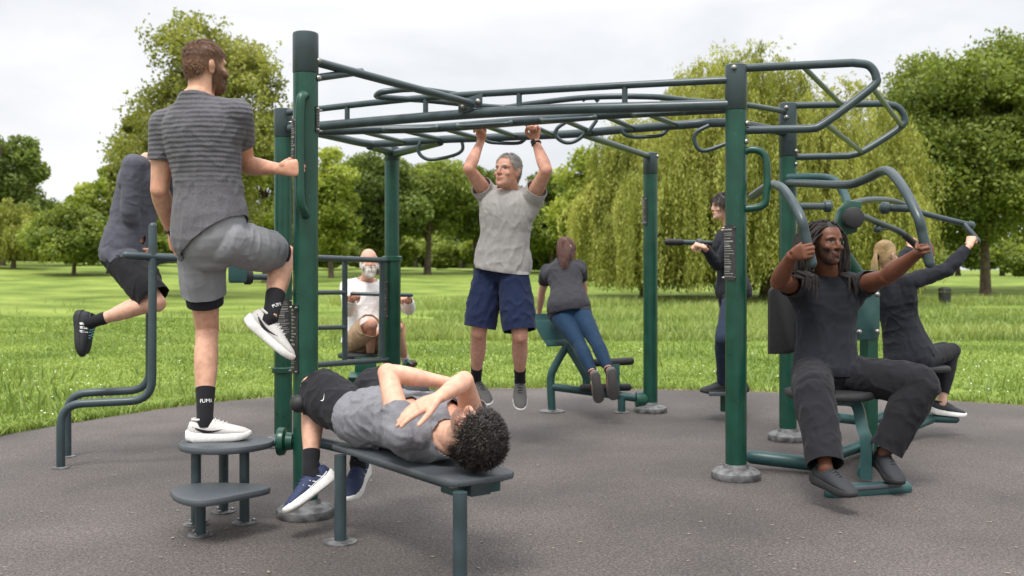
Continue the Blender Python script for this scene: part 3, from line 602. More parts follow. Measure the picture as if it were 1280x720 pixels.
# ---------------------------------------------------------------- dip bars
n0, f0 = PZ(76, 585), PZ(84, 571); dip = empty('dip_bars', G(n0 + V(.5, .2, 0)), 'pair of bent slate tubes forming parallel dip bars, gripped by the dipping man', 'dip bars')
def q_(px, py, d): return P(px, py, d)
zb = .385
nl_ = [n0, V(n0.x, n0.y, zb), V(P(190, 500, n0.y + .06).x, n0.y + .06, zb + .02), q_(191, 283, n0.y + .07)]
T('hand_bar', [q_(300, 326, n0.y + .32), q_(192, 321, n0.y + .07), q_(158, 319, n0.y)], .0255, SLATE, dip, rc=True)
T('bar', fillet(nl_, .13, 8), .0255, SLATE, dip, rc=True)
fl_ = [f0, V(f0.x, f0.y, zb + .02), V(P(187, 490, f0.y + .06).x, f0.y + .06, zb + .04), q_(187, 322, f0.y + .07), q_(306, 326, f0.y + .3)]
T('bar', fillet(fl_, .13, 8), .0255, SLATE, dip)
for g in (n0, f0): MB().lathe(g, UP, [(0.001, .05), (.006, .05), (.009, .03)], 20).build('foot_flange', STEEL, dip)
bx0 = q_(298, 337, n0.y + .42); MB().box(bx0, V(.05, .03, 0), V(-.03, .13, 0), V(0, 0, .085), bev=.02).build('pivot_box', DGREEN, dip)
MB().lathe(q_(306, 346, n0.y + .42), V(.85, .5, 0), [(0, .05), (.03, .052), (.045, .045), (.05, .02)], 20).build('pivot_cap', RUBBER, dip)
T('link_tube', [q_(308, 346, n0.y + .45), at('B', 347)], .02, SLATE, dip)
# ---------------------------------------------------------------- lean bench (incline press-up and back station)
dD = POST['D'].y
lb = empty('lean_bench', G(P(700, 500, 8.4)), 'dark green incline bench with tilted pad and padded cross rollers, under the leaning woman', 'bench')
T('base_tube', [P(688, 483, 8.45), at('D', 500)], .034, DGREEN, lb); MB().lathe(at('D', 500) + V(-.03, 0, 0), V(-1, 0, 0), [(0, .06), (.05, .072), (.09, .072), (.1, .05)], 24).build('link_collar', GREEN, lb)
g = P(690, 503, 8.45); g.z = 0; T('curved_leg', smoothpath([g, P(688.5, 475, 8.45), P(693, 459, 8.45), P(709, 431, 8.45)], 8), .034, DGREEN, lb)
MB().lathe(g, UP, [(0.001, .11), (.01, .11), (.02, .06)], 24).build('foot_flange', STEEL, lb)
T('curved_leg', smoothpath([P(709, 431, 8.45), P(728, 462, 8.4), P(733, 474, 8.4), P(732, 488, 8.4)], 8), .034, DGREEN, lb)
c0 = P(697, 412, 8.5); ax_ = (P(706, 427, 8.5) - P(688, 398, 8.6)) * .5
MB().box(c0, ax_, V(.17, .07, 0), V(-.02, .02, .03), bev=.012).build('lean_pad', DGREEN, lb)
T('handle_bar', [P(659, 401.5, 8.85), P(742, 401, 8.95)], .02, SLATE, lb, rc=True); T('handle_stem', [P(700, 401, 8.92), P(702, 415, 8.5)], .022, SLATE, lb)
MB().box(P(766, 473, 8.4), V(.045, .01, 0), V(-.01, .045, 0), V(0, 0, .13)).build('roller_mast', DGREEN, lb)
T('foam_roller', [P(744, 453.5, 8.35), P(788, 451.5, 8.42)], .033, RUBBER, lb, rc=True); T('foam_roller', [P(729, 485, 8.25), P(785, 484, 8.5)], .033, RUBBER, lb, rc=True)
g = P(777, 513, 8.4); T('leg', [V(g.x, g.y, 0), P(777, 497, 8.4)], .032, DGREEN, lb); MB().lathe(V(g.x, g.y, 0), UP, [(0.001, .07), (.008, .07), (.012, .04)], 20).build('foot_flange', STEEL, lb)
# ---------------------------------------------------------------- stepper behind the right-hand tall post
sp_ = empty('stepper', G(P(916, 515, 8.1)), 'slim stepper machine with a black grip bar, partly hidden behind the bolted tall post', 'exercise machine')
g = P(922, 518, 8.25); g.z = 0; T('mast', [g, P(922, 300, 8.25)], .04, GREEN, sp_)
T('grip_bar', [P(836, 302.5, 8.0), P(922, 305, 8.2)], .02, SLATE, sp_, rc=True); T('grip_cover', [P(834, 302.4, 7.99), P(851, 303, 8.03)], .027, RUBBER, sp_, rc=True); MB().lathe(P(870, 303.5, 8.06), V(1, 0, .0), [(0, .015), (.01, .033), (.045, .033), (.055, .015)], 18).build('grip_knob', SLATE, sp_)
MB().slab([P(886, 490.5, 7.85), P(930, 490.5, 7.85), P(930, 487, 8.15), P(886, 487, 8.15)], .03).build('foot_plate', BOARD, sp_); T('step_arm', [P(908, 493, 8.0), P(908, 514, 8.0)], .05, GREEN, sp_); T('step_arm', [P(912, 508, 8.0), V(g.x, g.y, .18)], .03, GREEN, sp_)
# ---------------------------------------------------------------- seated press station
ps = empty('seated_press', G(P(1085, 580, 6.5)), 'double seated press machine with two seats and bent slate lever arms, by the dreadlocked man', 'exercise machine')
TP = lambda name, pts, r, m=SLATE, rc=False, k=7: MB().tube(smoothpath([P(*p) for p in pts], k), r, 14, round_cap=rc).build(name, m, ps, 60)
mast0 = V(P(1086, 540, 6.55).x, 6.55, 0)
MB().box(mast0 + V(0, 0, .6), V(.035, .008, 0), V(-.012, .045, 0), V(0, 0, .6)).build('mast', GREEN, ps)
MB().tube([P(1085, 362, 6.55), P(1046, 305, 6.5), P(1050, 282, 6.5)], .045, 12).build('mast_neck', GREEN, ps)
MB().slab([P(1040, 300, 6.42), P(1072, 290, 6.42), P(1078, 252, 6.42), P(1062, 250, 6.42), P(1050, 262, 6.42)], .08, V(0, -1, 0), .012).build('hub_plate', GREEN, ps)
MB().lathe(P(1065, 273, 6.4), V(-.05, -1, .05), [(0, .066), (.03, .07), (.055, .062), (.066, .03)], 28).build('pivot_disc', RUBBER, ps)
TP('lever_arm', [(985, 228, 7.0), (1012, 229.5, 6.6), (1058, 231, 6.15), (1082, 224, 5.95), (1103, 214, 5.75), (1115, 217, 5.55), (1131, 238, 5.33), (1147.5, 271, 5.18), (1153, 292, 5.17), (1158, 313, 5.163), (1162, 329, 5.155)], .0265, rc=True)
TP('lever_arm', [(985, 222, 7.0), (1020, 221.5, 6.85), (1042, 225, 6.75), (1054, 240, 6.65), (1060, 256, 6.5)], .028, DGREEN)
TP('lever_arm', [(940, 246, 6.4), (962, 232, 5.95), (976, 234, 5.65), (989, 250, 5.4), (1001, 272, 5.265), (1006, 292, 5.25), (1011, 313, 5.247), (1015, 329, 5.24)], .0265, rc=True)
TP('cross_grip', [(998, 258, 5.6), (1034, 258, 5.75)], .02); MB().lathe(P(1028, 258, 5.74), (1, 0, 0), [(0, .012), (.012, .032), (.04, .036), (.055, .025), (.06, .01)], 18).build('grip_knob', SLATE, ps)
TP('cross_grip', [(1106, 260, 5.6), (1146, 261, 5.47)], .02); MB().lathe(P(1113, 260, 5.58), (-1, .03, 0), [(0, .012), (.012, .032), (.04, .036), (.055, .025), (.06, .01)], 18).build('grip_knob', SLATE, ps)
TP('lever_arm', [(1062, 255, 6.5), (1085, 250, 6.7), (1110, 250.5, 6.95), (1131, 256, 7.1), (1152, 266, 7.2), (1213, 281.5, 7.3)], .021); MB().lathe(P(1209, 280.5, 7.28), (1, .05, -.3), [(0, .012), (.012, .03), (.04, .032), (.052, .02)], 18).build('grip_knob', SLATE, ps)
TP('lever_arm', [(1068, 266, 6.5), (1092, 276, 6.75), (1118, 286.5, 6.95), (1130, 293, 7.0), (1137, 299, 7.05)], .021); T('grip_cover', [P(1131, 294, 7.0), P(1147, 308.5, 7.1)], .024, RUBBER, ps, rc=True)
MB().lathe(P(1092, 286.5, 6.8), (1, 0, 0), [(0, .01), (.01, .024), (.04, .024), (.05, .01)], 16).build('grip_knob', SLATE, ps); TP('cross_grip', [(1094, 286.5, 6.8), (1114, 285, 6.93)], .015)
T('grip_cover', [P(1206, 281, 7.28), P(1222, 301, 7.22)], .021, SLATE, ps, rc=True)
# back plate with four bolts, seats, legs, foot rests
pl = P(1087, 391.5, 6.45); bp = MB().slab(fillet([pl + V(-.115, 0, -.175), pl + V(.09, .06, -.175), pl + V(.09, .06, .175), pl + V(-.115, 0, .175), pl + V(-.115, 0, -.174)], .05, 5)[:-1], .03, V(.28, -.96, 0), .006).build('back_plate', DGREEN, ps)
for sx in (-.075, .055):
    for sz in (-.12, .12): MB().lathe(pl + V(sx, sx * .29 + .004, sz), V(.28, -.96, 0), [(0, .018), (.008, .018), (.016, .012), (.02, .004)], 16).build('bolt', BOLT, bp)
MB().slab(fillet([P(962, 443, 6.02), P(998, 443, 5.98), P(998, 357, 5.98), P(962, 357, 6.02), P(962, 442, 6.02)], .06, 5)[:-1], .07, V(0, -1, 0), .025).build('back_pad', RUBBER, ps)
MB().box(P(990, 405, 6.2), V(.06, .0, 0), V(0, .12, 0), V(0, 0, .03)).build('pad_bracket', SLATE, ps)
so = [PZ(x, y, .525) for x, y in ((984, 488.5), (1000, 494), (1070, 494.5), (1092, 489), (1085, 480), (995, 479))]
so = [V(-.15, 0, 0), V(.0, 0, 0)]
sc_ = P(1036, 488, 5.62); seat_z = sc_.z
MB().slab(closed_smooth([V(sc_.x + a, sc_.y + b_, seat_z) for a, b_ in ((-.23, -.02), (-.19, -.15), (-.05, -.18), (.13, -.17), (.23, -.08), (.24, .08), (.18, .2), (-.16, .2), (-.22, .1))], 4), .045, bev=.018).build('seat', RUBBER, ps)
g = P(1083, 609, 5.5); g.z = .05
MB().tube(smoothpath([V(sc_.x + .02, sc_.y, seat_z - .05), V(sc_.x + .14, sc_.y - .03, seat_z - .07), V(g.x - .01, g.y + .03, seat_z - .2), V(g.x, g.y, .25), g], 7), .042, 4).build('seat_leg', DGREEN, ps, 30)
T('foot_bar', [P(1040, 617, 5.28), P(1130, 610, 5.4)], .042, DGREEN, ps, 18, True)
MB().slab([P(1042, 611, 5.22), P(1128, 604, 5.34), P(1131, 599, 5.52), P(1045, 604, 5.5)], .02, bev=.006).build('foot_plate', BOARD, ps)
T('foot_bar', [P(940, 571, 6.0), P(1018, 580, 5.9)], .042, DGREEN, ps, 18, True); T('base_tube', [P(1018, 577, 5.9), V(mast0.x, mast0.y, .06)], .035, DGREEN, ps)
T('base_tube', [V(g.x, g.y + .05, .07), V(mast0.x, mast0.y, .06)], .035, DGREEN, ps)
TP('seat_leg', [(1046, 522, 6.4), (1075, 525, 6.6), (1100, 522, 6.8), (1117, 508, 6.95), (1130, 470, 7.05)], .032, DGREEN)
s2_ = P(1145, 456, 7.1); MB().slab(closed_smooth([V(s2_.x + a, s2_.y + b_, s2_.z) for a, b_ in ((-.2, -.16), (.0, -.19), (.17, -.16), (.22, 0), (.17, .16), (0, .19), (-.2, .16))], 4), .04, bev=.016).build('seat', RUBBER, ps)
T('foot_bar', [P(1140, 522, 7.2), P(1194, 524, 7.2)], .03, DGREEN, ps, 16, True); T('base_tube', [V(mast0.x, mast0.y, .06), P(1165, 524, 7.2)], .03, DGREEN, ps)
# ---------------------------------------------------------------- rowing seat behind the wall ladder
rw = empty('rowing_machine', G(P(470, 500, 9.0)), 'green seated rowing machine with black saddle behind the wall ladder', 'exercise machine')
g = P(486, 500, 8.75); g.z = 0; T('mast', [g, P(486, 400, 8.75), P(480, 368, 8.7)], .035, GREEN, rw)
T('handle_bar', [P(440, 367, 8.62), P(514, 369, 8.62)], .017, SLATE, rw, rc=True)
sc2 = P(452, 440, 9.1); MB().slab(closed_smooth([sc2 + V(a, b_, 0) for a, b_ in ((-.2, -.1), (-.12, -.2), (.1, -.2), (.16, 0), (.1, .18), (-.12, .18))], 4), .05, bev=.02).build('saddle', RUBBER, rw)
T('saddle_post', [sc2 - V(0, 0, .04), V(sc2.x, sc2.y, 0)], .04, GREEN, rw); T('base_tube', [V(sc2.x, sc2.y, .08), V(g.x, g.y, .08)], .04, GREEN, rw)
fp = P(456, 472, 8.55); MB().box(fp, V(.13, 0, 0), V(0, .06, .02), V(0, -.02, .03)).build('foot_rest', GREEN, rw); MB().box(fp + V(0, .05, .09), V(.09, 0, 0), V(0, .02, 0), V(0, 0, .08)).build('foot_rest', GREEN, rw)
T('pedal_arm', [fp, V(g.x, g.y, .2)], .03, GREEN, rw); T('pedal_arm', [V(g.x, g.y, .22), P(512, 452, 8.7)], .03, GREEN, rw)
# ================================================================ PEOPLE: builder
def npv(p): return np.array(p, float)
def nrm(v): v = np.asarray(v, float); return v / (np.linalg.norm(v) + 1e-12)
class Shells:
    """closed overlapping shells that are fused into one continuous surface"""
    def __init__(s): s.v = []; s.q = []; s.n = 0
    def raw(s, vs, fs): s.v.append(np.asarray(vs, float)); s.q += [tuple(i + s.n for i in f) for f in fs]; s.n += len(vs)
    def loft(s, st, ref, n=20, ex=2.0, cap=.55):
        """st: (pos, a, b[, exponent]); ref: lateral vector for half-width a, b is across it"""
        c = [npv(x[0]) for x in st]; N = len(c); T_ = []
        for i in range(N): T_.append(nrm(c[min(i + 1, N - 1)] - c[max(i - 1, 0)]))
        refs = ref if isinstance(ref, list) else [ref] * N; rings = []; an = np.linspace(0, 2 * np.pi, n, endpoint=False)
        def ring(cc, t, rf, a, b, e):
            l = npv(rf) - t * np.dot(npv(rf), t); l = nrm(l); f = np.cross(t, l); co, si = np.cos(an), np.sin(an)
            return cc + np.outer(np.sign(co) * np.abs(co) ** (2 / e) * a, l) + np.outer(np.sign(si) * np.abs(si) ** (2 / e) * b, f)
        g = lambda x: x[3] if len(x) > 3 else ex
        x = st[0]; r = min(x[1], x[2])
        for q in (1.3, .8, .4): rings.append(ring(c[0] - T_[0] * r * cap * math.sin(q), T_[0], refs[0], x[1] * math.cos(q), x[2] * math.cos(q), g(x)))
        for i, x in enumerate(st): rings.append(ring(c[i], T_[i], refs[i], x[1], x[2], g(x)))
        x = st[-1]; r = min(x[1], x[2])
        for q in (.4, .8, 1.3): rings.append(ring(c[-1] + T_[-1] * r * cap * math.sin(q), T_[-1], refs[-1], x[1] * math.cos(q), x[2] * math.cos(q), g(x)))
        vs = np.concatenate(rings); fs = []
        for i in range(len(rings) - 1):
            for j in range(n): fs.append((i * n + j, i * n + (j + 1) % n, (i + 1) * n + (j + 1) % n, (i + 1) * n + j))
        fs.append(tuple(reversed(range(n)))); k = (len(rings) - 1) * n; fs.append(tuple(k + j for j in range(n))); s.raw(vs, fs)
    def ball(s, c, r, axes=None):
        c = npv(c); A = np.eye(3) if axes is None else np.asarray(axes); r = np.array([r, r, r]) if np.isscalar(r) else np.asarray(r); n = 14; m = 8; vs = []; fs = []
        for i in range(m + 1):
            t = math.pi * (i + .02 * (i == 0) - .02 * (i == m)) / m
            for j in range(n): a = 2 * math.pi * j / n; vs.append(c + (np.array([math.sin(t) * math.cos(a), math.sin(t) * math.sin(a), math.cos(t)]) * r) @ A)
        for i in range(m):
            for j in range(n): fs.append((i * n + j, (i + 1) * n + j, (i + 1) * n + (j + 1) % n, i * n + (j + 1) % n))
        fs.append(tuple(range(n))); fs.append(tuple(m * n + j for j in reversed(range(n)))); s.raw(vs, fs)
    def fuse(s, vox, it=4, fac=.5):
        me = bpy.data.meshes.new('fuse'); me.from_pydata(np.concatenate(s.v).tolist(), [], s.q); ob = bpy.data.objects.new('fuse', me); COL.objects.link(ob)
        m = ob.modifiers.new('r', 'REMESH'); m.mode = 'VOXEL'; m.voxel_size = vox; m.adaptivity = 0
        if it: k = ob.modifiers.new('s', 'SMOOTH'); k.factor = fac; k.iterations = it
        dg = bpy.context.evaluated_depsgraph_get(); r = bpy.data.meshes.new_from_object(ob.evaluated_get(dg)); bpy.data.objects.remove(ob); bpy.data.meshes.remove(me)
        return r
def verts(me): a = np.empty(len(me.vertices) * 3, np.float32); me.vertices.foreach_get('co', a); return a.reshape(-1, 3).astype(float)
def vnorms(me): a = np.empty(len(me.vertices) * 3, np.float32); me.vertices.foreach_get('normal', a); return a.reshape(-1, 3).astype(float)
def setv(me, v): me.vertices.foreach_set('co', v.astype(np.float32).ravel()); me.update()
def seg(p0, p1, prof, k=1.0, ease=0.0, lo=0.0, hi=1.0, off=None, flat=1.0, n=9):
    """stations along a bone; prof: (t, radius); off: (vector, [(t, amount)])"""
    p0, p1 = npv(p0), npv(p1); ts = np.linspace(lo, hi, n); out_ = []
    for t in ts:
        r = np.interp(t, [p[0] for p in prof], [p[1] for p in prof]) * k + ease; c = p0 + (p1 - p0) * t
        if off is not None: c = c + npv(off[0]) * np.interp(t, [q[0] for q in off[1]], [q[1] for q in off[1]])
        out_.append((c, r, r * flat))
    return out_
UARM = [(0, .056), (.15, .057), (.35, .051), (.6, .047), (.85, .041), (1, .040)]
FARM = [(0, .040), (.2, .045), (.4, .042), (.7, .033), (.9, .028), (1, .027)]
THIGH = [(-.1, .095), (0, .092), (.2, .088), (.5, .075), (.8, .059), (1, .054)]
SHIN = [(0, .053), (.15, .051), (.3, .056), (.5, .051), (.75, .038), (.92, .033), (1, .035)]
MALE = [(-.16, .085, .08, -.01), (-.08, .145, .112, -.012), (.02, .165, .122, -.012), (.15, .16, .112, -.004), (.32, .147, .102, .006), (.46, .147, .103, .008), (.6, .158, .113, .010), (.75, .170, .121, .006), (.86, .165, .112, -.004), (.94, .128, .086, -.012), (1.0, .075, .066, -.016), (1.05, .06, .06, -.012)]
FEM = [(-.16, .085, .085, -.01), (-.08, .15, .12, -.016), (.02, .168, .126, -.014), (.15, .158, .11, -.004), (.32, .130, .092, .006), (.46, .126, .092, .008), (.6, .136, .105, .014), (.73, .146, .118, .018), (.86, .140, .098, .0), (.94, .108, .075, -.010), (1.0, .062, .056, -.014), (1.05, .052, .052, -.012)]
def hand(S_, wr, d, n, side, k=1.0, curl=(25, 35, 25), spread=.06, thumb=(.45, .7, .35), thumb2=(.8, .2, .5)):
    wr = npv(wr); d = nrm(d); n = nrm(npv(n) - d * np.dot(npv(n), d)); u = np.cross(d, n) * (1 if side == 'R' else -1)
    S_.loft([(wr - d * .01, .027 * k, .020 * k), (wr + d * .02 * k, .031 * k, .019 * k), (wr + d * .055 * k, .040 * k, .0165 * k, 2.6), (wr + d * .085 * k, .041 * k, .0145 * k, 2.8)], u, 16)
    for off, ln, st in ((.030, (.042, .026, .022), .088), (.0105, (.046, .030, .024), .092), (-.0095, (.043, .028, .023), .089), (-.029, (.034, .021, .020), .082)):
        p = wr + d * (st - .012) * k + u * off * k; a = 0; path = [p]; sp = u * off * spread * 20 * .12
        for i in range(3):
            a += math.radians(curl[i]); dd = nrm(d * math.cos(a) + n * math.sin(a) + sp * math.cos(a) * .6); p = p + dd * (ln[i] + (.012 if i == 0 else 0)) * k; path.append(p)
        rr = [.0105, .0098, .009, .0078]; st_ = []
        for i in range(3):
            st_ += [(path[i], rr[i] * k, rr[i] * k), (path[i] * .5 + path[i + 1] * .5, (rr[i] + rr[i + 1]) * .48 * k, (rr[i] + rr[i + 1]) * .48 * k)]
        st_.append((path[3], rr[3] * k, rr[3] * k)); S_.loft(st_, u, 10, cap=1.0)
    b = wr + d * .022 * k + u * .022 * k; t1 = nrm(d * thumb[0] + u * thumb[1] + n * thumb[2]); t2 = nrm(d * thumb2[0] + u * thumb2[1] + n * thumb2[2])
    p1 = b + t1 * .05 * k; p2 = p1 + nrm(t1 * .4 + t2) * .034 * k; p3 = p2 + t2 * .028 * k
    S_.loft([(b - t1 * .012, .015 * k, .015 * k), ((b + p1) / 2, .0145 * k, .0145 * k), (p1, .0125 * k, .0125 * k), (p2, .0115 * k, .0115 * k), (p3, .009 * k, .009 * k)], n, 10, cap=1.0)
GRIP = dict(curl=(62, 80, 60), spread=.0, thumb=(.45, .45, .75), thumb2=(.35, -.55, .75))
HEADP = [(-.118, .020, .078, .03, 2), (-.108, .034, .088, .012, 2.2), (-.09, .047, .091, -.005, 2.3), (-.065, .056, .090, -.045, 2.3), (-.04, .062, .089, -.075, 2.3), (-.015, .067, .087, -.09, 2.3), (.005, .069, .086, -.097, 2.3), (.03, .072, .090, -.100, 2.2), (.055, .072, .085, -.100, 2.1), (.08, .064, .069, -.090, 2.1), (.1, .049, .046, -.072, 2), (.113, .03, .02, -.048, 2), (.119, .012, 0, -.025, 2)]
def head_shells(S_, M, k, fem=False):
    """M maps head-local (x right, y forward, z up) to the world"""
    R = np.array(M.to_3x3()); c = npv(M.translation); tw = lambda x, y, z: c + R @ (np.array([x, y, z]) * k)
    jw = .92 if fem else 1.0; rings = []; n = 28; an = np.linspace(0, 2 * np.pi, n, endpoint=False); vs = []; fs = []
    for z, a, f, b, e in HEADP:
        if z < -.03: a *= jw
        cy, hy = (f + b) / 2, (f - b) / 2
        for t in an: co, si = math.cos(t), math.sin(t); vs.append(tw(math.copysign(abs(co) ** (2 / e), co) * a, cy + math.copysign(abs(si) ** (2 / e), si) * hy, z))
    m = len(HEADP)
    for i in range(m - 1):
        for j in range(n): fs.append((i * n + j, i * n + (j + 1) % n, (i + 1) * n + (j + 1) % n, (i + 1) * n + j))
    fs.append(tuple(reversed(range(n)))); fs.append(tuple((m - 1) * n + j for j in range(n))); S_.raw(vs, fs)
    L_ = lambda pts, rf: S_.loft([(tw(*p[:3]), p[3] * k, p[4] * k) for p in pts], R @ npv(rf), 12, cap=.9)
    L_([(0, .082, .022, .008, .008), (0, .094, .002, .010, .010), (0, .104, -.018, .0125, .012), (0, .103, -.029, .015, .010)], (1, 0, 0))
    for s_ in (-1, 1):
        S_.ball(tw(.012 * s_, .094, -.030), .0085 * k)
        L_([(.010 * s_, .0875, .022, .008, .006), (.034 * s_, .082, .026, .009, .0075), (.052 * s_, .066, .020, .008, .007)], (0, 0, 1))   # brow
        S_.ball(tw(.046 * s_, .064, -.028), np.array([.02, .018, .016]) * k, R.T)
        S_.ball(tw(.074 * s_, -.012, -.008), np.array([.008, .019, .033]) * k, R.T)
        S_.ball(tw(.080 * s_, -.018, .003), np.array([.008, .015, .022]) * k, R.T)
    L_([(-.022, .0875, -.057, .004, .005), (-.008, .0935, -.0545, .006, .006), (.008, .0935, -.0545, .006, .006), (.022, .0875, -.057, .004, .005)], (0, 0, 1))
    L_([(-.019, .0885, -.066, .004, .005), (0, .0945, -.068, .0075, .006), (.019, .0885, -.066, .004, .005)], (0, 0, 1))
    S_.ball(tw(0, .083, -.098), np.array([.019, .014, .016]) * k, R.T)
def local(M, k, v): R = np.array(M.to_3x3()); return ((v - npv(M.translation)) @ R) / k
class Person:
    def __init__(s, name, base, label, scale=1.0, fem=False, group=None):
        s.root = empty('person', base, label, 'person', group); s.k = scale; s.fem = fem; s.musc = .9 if fem else 1.0
        s.J = {}; s.B = Shells(); s.lower = []
    def torso(s, pelvis, neck, pf, cf, bend=None):
        s.pel, s.nk = npv(pelvis), npv(neck); ax = nrm(s.nk - s.pel); s.up = ax
        s.pf = nrm(npv(pf) - ax * np.dot(npv(pf), ax)); s.cf = nrm(npv(cf) - ax * np.dot(npv(cf), ax)); s.pr = np.cross(s.pf, ax); s.cr = np.cross(s.cf, ax)
        s.mid = (s.pel + s.nk) / 2 + (npv(bend) if bend is not None else 0); s.L = np.linalg.norm(s.nk - s.pel)
    def spine(s, t):
        if t < 0: return s.pel + nrm(s.mid - s.pel) * t * s.L
        if t > 1: return s.nk + s.up * (t - 1) * s.L
        return s.pel * (1 - t) ** 2 + (2 * s.mid - (s.pel + s.nk) / 2) * 2 * t * (1 - t) + s.nk * t * t
    def tst(s, ease=0.0, lo=-9, hi=9, n=1.0, flare=0.0):
        prof = FEM if s.fem else MALE; pt = np.array([p[0] for p in prof]); ts = [t for t in np.linspace(-.16, 1.05, 22) if lo <= t <= hi]; st = []; rf = []
        for t in ts:
            a, b, o = (np.interp(t, pt, [p[i] for p in prof]) for i in (1, 2, 3)); w = np.clip(t, 0, 1); f = nrm(s.pf * (1 - w) + s.cf * w)
            fl = flare * max(0, .5 - t); st.append((s.spine(t) + f * o * s.k, a * s.k + ease + fl, b * s.k + ease + fl, 2.35)); rf.append(nrm(s.pr * (1 - w) + s.cr * w))
        return st, rf
    def shoulders(s, L=None, R=None, lift=(0, 0)):
        w = (.150 if s.fem else .178) * s.k
        for nm, sg, gv, lf in (('L', -1, L, lift[0]), ('R', 1, R, lift[1])):
            s.J['sh' + nm] = npv(gv) if gv is not None else s.nk - s.up * (.078 * s.k - lf) + s.cr * sg * (w - lf * .3)
    def hips(s):
        for nm, sg in (('L', -1), ('R', 1)): s.J['hp' + nm] = s.pel + s.pr * sg * .09 * s.k - s.up * .02 * s.k
    def arm(s, nm, elbow, wrist, hd=None, pn=None, k=1.0, **hk):
        sh, el, wr = s.J['sh' + nm], npv(elbow), npv(wrist); s.J['el' + nm], s.J['wr' + nm] = el, wr; m = s.k * s.musc * k
        ref = np.cross(el - sh, wr - el); ref = ref if np.linalg.norm(ref) > 1e-4 else s.cr
        s.B.loft(seg(sh, el, UARM, m), ref); s.B.loft(seg(el, wr, FARM, m, flat=.9), ref); s.B.ball(el, .041 * m); s.B.ball(sh, .06 * m)
        s.B.loft([(s.nk - s.up * .035 + s.cr * (.03 if nm == 'R' else -.03), .046 * m, .05 * m), ((s.nk * .5 + sh * .5) - s.up * .012, .05 * m, .05 * m), (sh, .055 * m, .055 * m)], s.cf)
        cp = s.spine(.72) + s.cr * (.11 if nm == 'R' else -.11) * s.k; s.B.loft([(cp, .06 * m, .07 * m), (cp * .5 + sh * .5, .058 * m, .062 * m), (sh, .05 * m, .05 * m)], s.cf)
        if hd is not None: hand(s.B, wr, hd, pn, nm, s.k * (.92 if s.fem else 1.0), **hk)
    def leg(s, nm, knee, ankle, toe, upv=None, k=1.0):
        hp, kn, an = s.J['hp' + nm], npv(knee), npv(ankle); s.J['kn' + nm], s.J['an' + nm] = kn, an; m = s.k * k
        fw = kn - (hp + an) / 2; ax = nrm(an - kn); 
        if np.linalg.norm(fw) < .03: fw = s.pf
        fw = nrm(fw - ax * np.dot(fw, ax)); s.J['fw' + nm] = fw; ref = np.cross(fw, ax)
        s.B.loft(seg(hp, kn, THIGH, m, lo=-.08), ref, n=22); s.B.loft(seg(kn, an, SHIN, m, off=(-fw, [(0, .004), (.3, .014 * m), (.6, .006), (1, 0)])), ref); s.B.ball(kn, .055 * m); s.B.ball(kn + fw * .012, .046 * m); s.B.ball(an, .036 * m)
        t = nrm(toe); s.J['toe' + nm] = t; u = nrm(kn - an) if upv is None else npv(upv); u = nrm(u - t * np.dot(u, t)); s.J['fu' + nm] = u
        sd = np.cross(t, u); s.B.loft([(an - u * .03 * m - t * .03 * m, .03 * m, .035 * m), (an - u * .045 * m + t * .05 * m, .036 * m, .028 * m), (an - u * .06 * m + t * .13 * m, .035 * m, .016 * m)], sd)
    def head(s, c, f, u, neckr=.057):
        f = nrm(f); u = nrm(npv(u) - f * np.dot(npv(u), f)); r = np.cross(f, u); m = np.eye(4); m[:3, 0], m[:3, 1], m[:3, 2], m[:3, 3] = r, f, u, npv(c)
        s.M = Matrix(m.tolist()); hk = s.k * (.95 if s.fem else 1.0); s.hk = hk; head_shells(s.B, s.M, hk, s.fem); q = (.85 if s.fem else 1.0) * s.k
        tgt = npv(c) - f * .018 * hk - u * .045 * hk; a = s.nk - s.up * .02; s.B.loft([(a, neckr * 1.15 * q, neckr * 1.1 * q), (a * .5 + tgt * .5, neckr * q, neckr * q), (tgt, neckr * .98 * q, neckr * q)], r)
    def finish_body(s, skin, m, hair=None, brow=None, beard=None, lips=None, vox=.0042, scalp=None):
        st, rf = s.tst(); s.B.loft(st, rf, 28)
        me = s.B.fuse(vox, 4, .5); v = verts(me); q = local(s.M, s.hk, v)
        for sx in (-1, 1):                                    # eye sockets and eye bulge
            dq = q - np.array([.031 * sx, .084, .006]); w = np.exp(-((dq[:, 0] / .015) ** 2 + (dq[:, 1] / .03) ** 2 + (dq[:, 2] / .010) ** 2)); v -= np.outer(w * .0085 * s.hk, np.array(s.M.to_3x3())[:, 1])
            dq = q - np.array([.031 * sx, .078, .003]); w = np.exp(-((dq[:, 0] / .010) ** 2 + (dq[:, 1] / .03) ** 2 + (dq[:, 2] / .006) ** 2)); v += np.outer(w * .003 * s.hk, np.array(s.M.to_3x3())[:, 1])
        setv(me, v); n = len(v); c = np.tile(np.array(skin[:3]), (n, 1)); nz_ = vnoise(v * 14, 3)[:, None]; red = np.array([1.10, .90, .86])
        c *= (.94 + .12 * nz_)
        def mixw(w, col): 
            w = np.clip(w, 0, 1)[:, None]; nonlocal c; c = c * (1 - w) + np.asarray(col)[None, :3] * w
        for j in ('elL', 'elR', 'knL', 'knR'):
            if j in s.J: w = np.exp(-(np.linalg.norm(v - s.J[j], axis=1) / .06) ** 2) * .6; c *= (1 - w[:, None]) + w[:, None] * red
        for j in ('wrL', 'wrR'):
            if j in s.J: w = np.clip(1.3 - np.linalg.norm(v - s.J[j], axis=1) / .16, 0, 1) * .5; c *= (1 - w[:, None]) + w[:, None] * red
        g = lambda x, y, z, a, b_, d: np.exp(-(((q[:, 0] - x) / a) ** 2 + ((q[:, 1] - y) / b_) ** 2 + ((q[:, 2] - z) / d) ** 2))
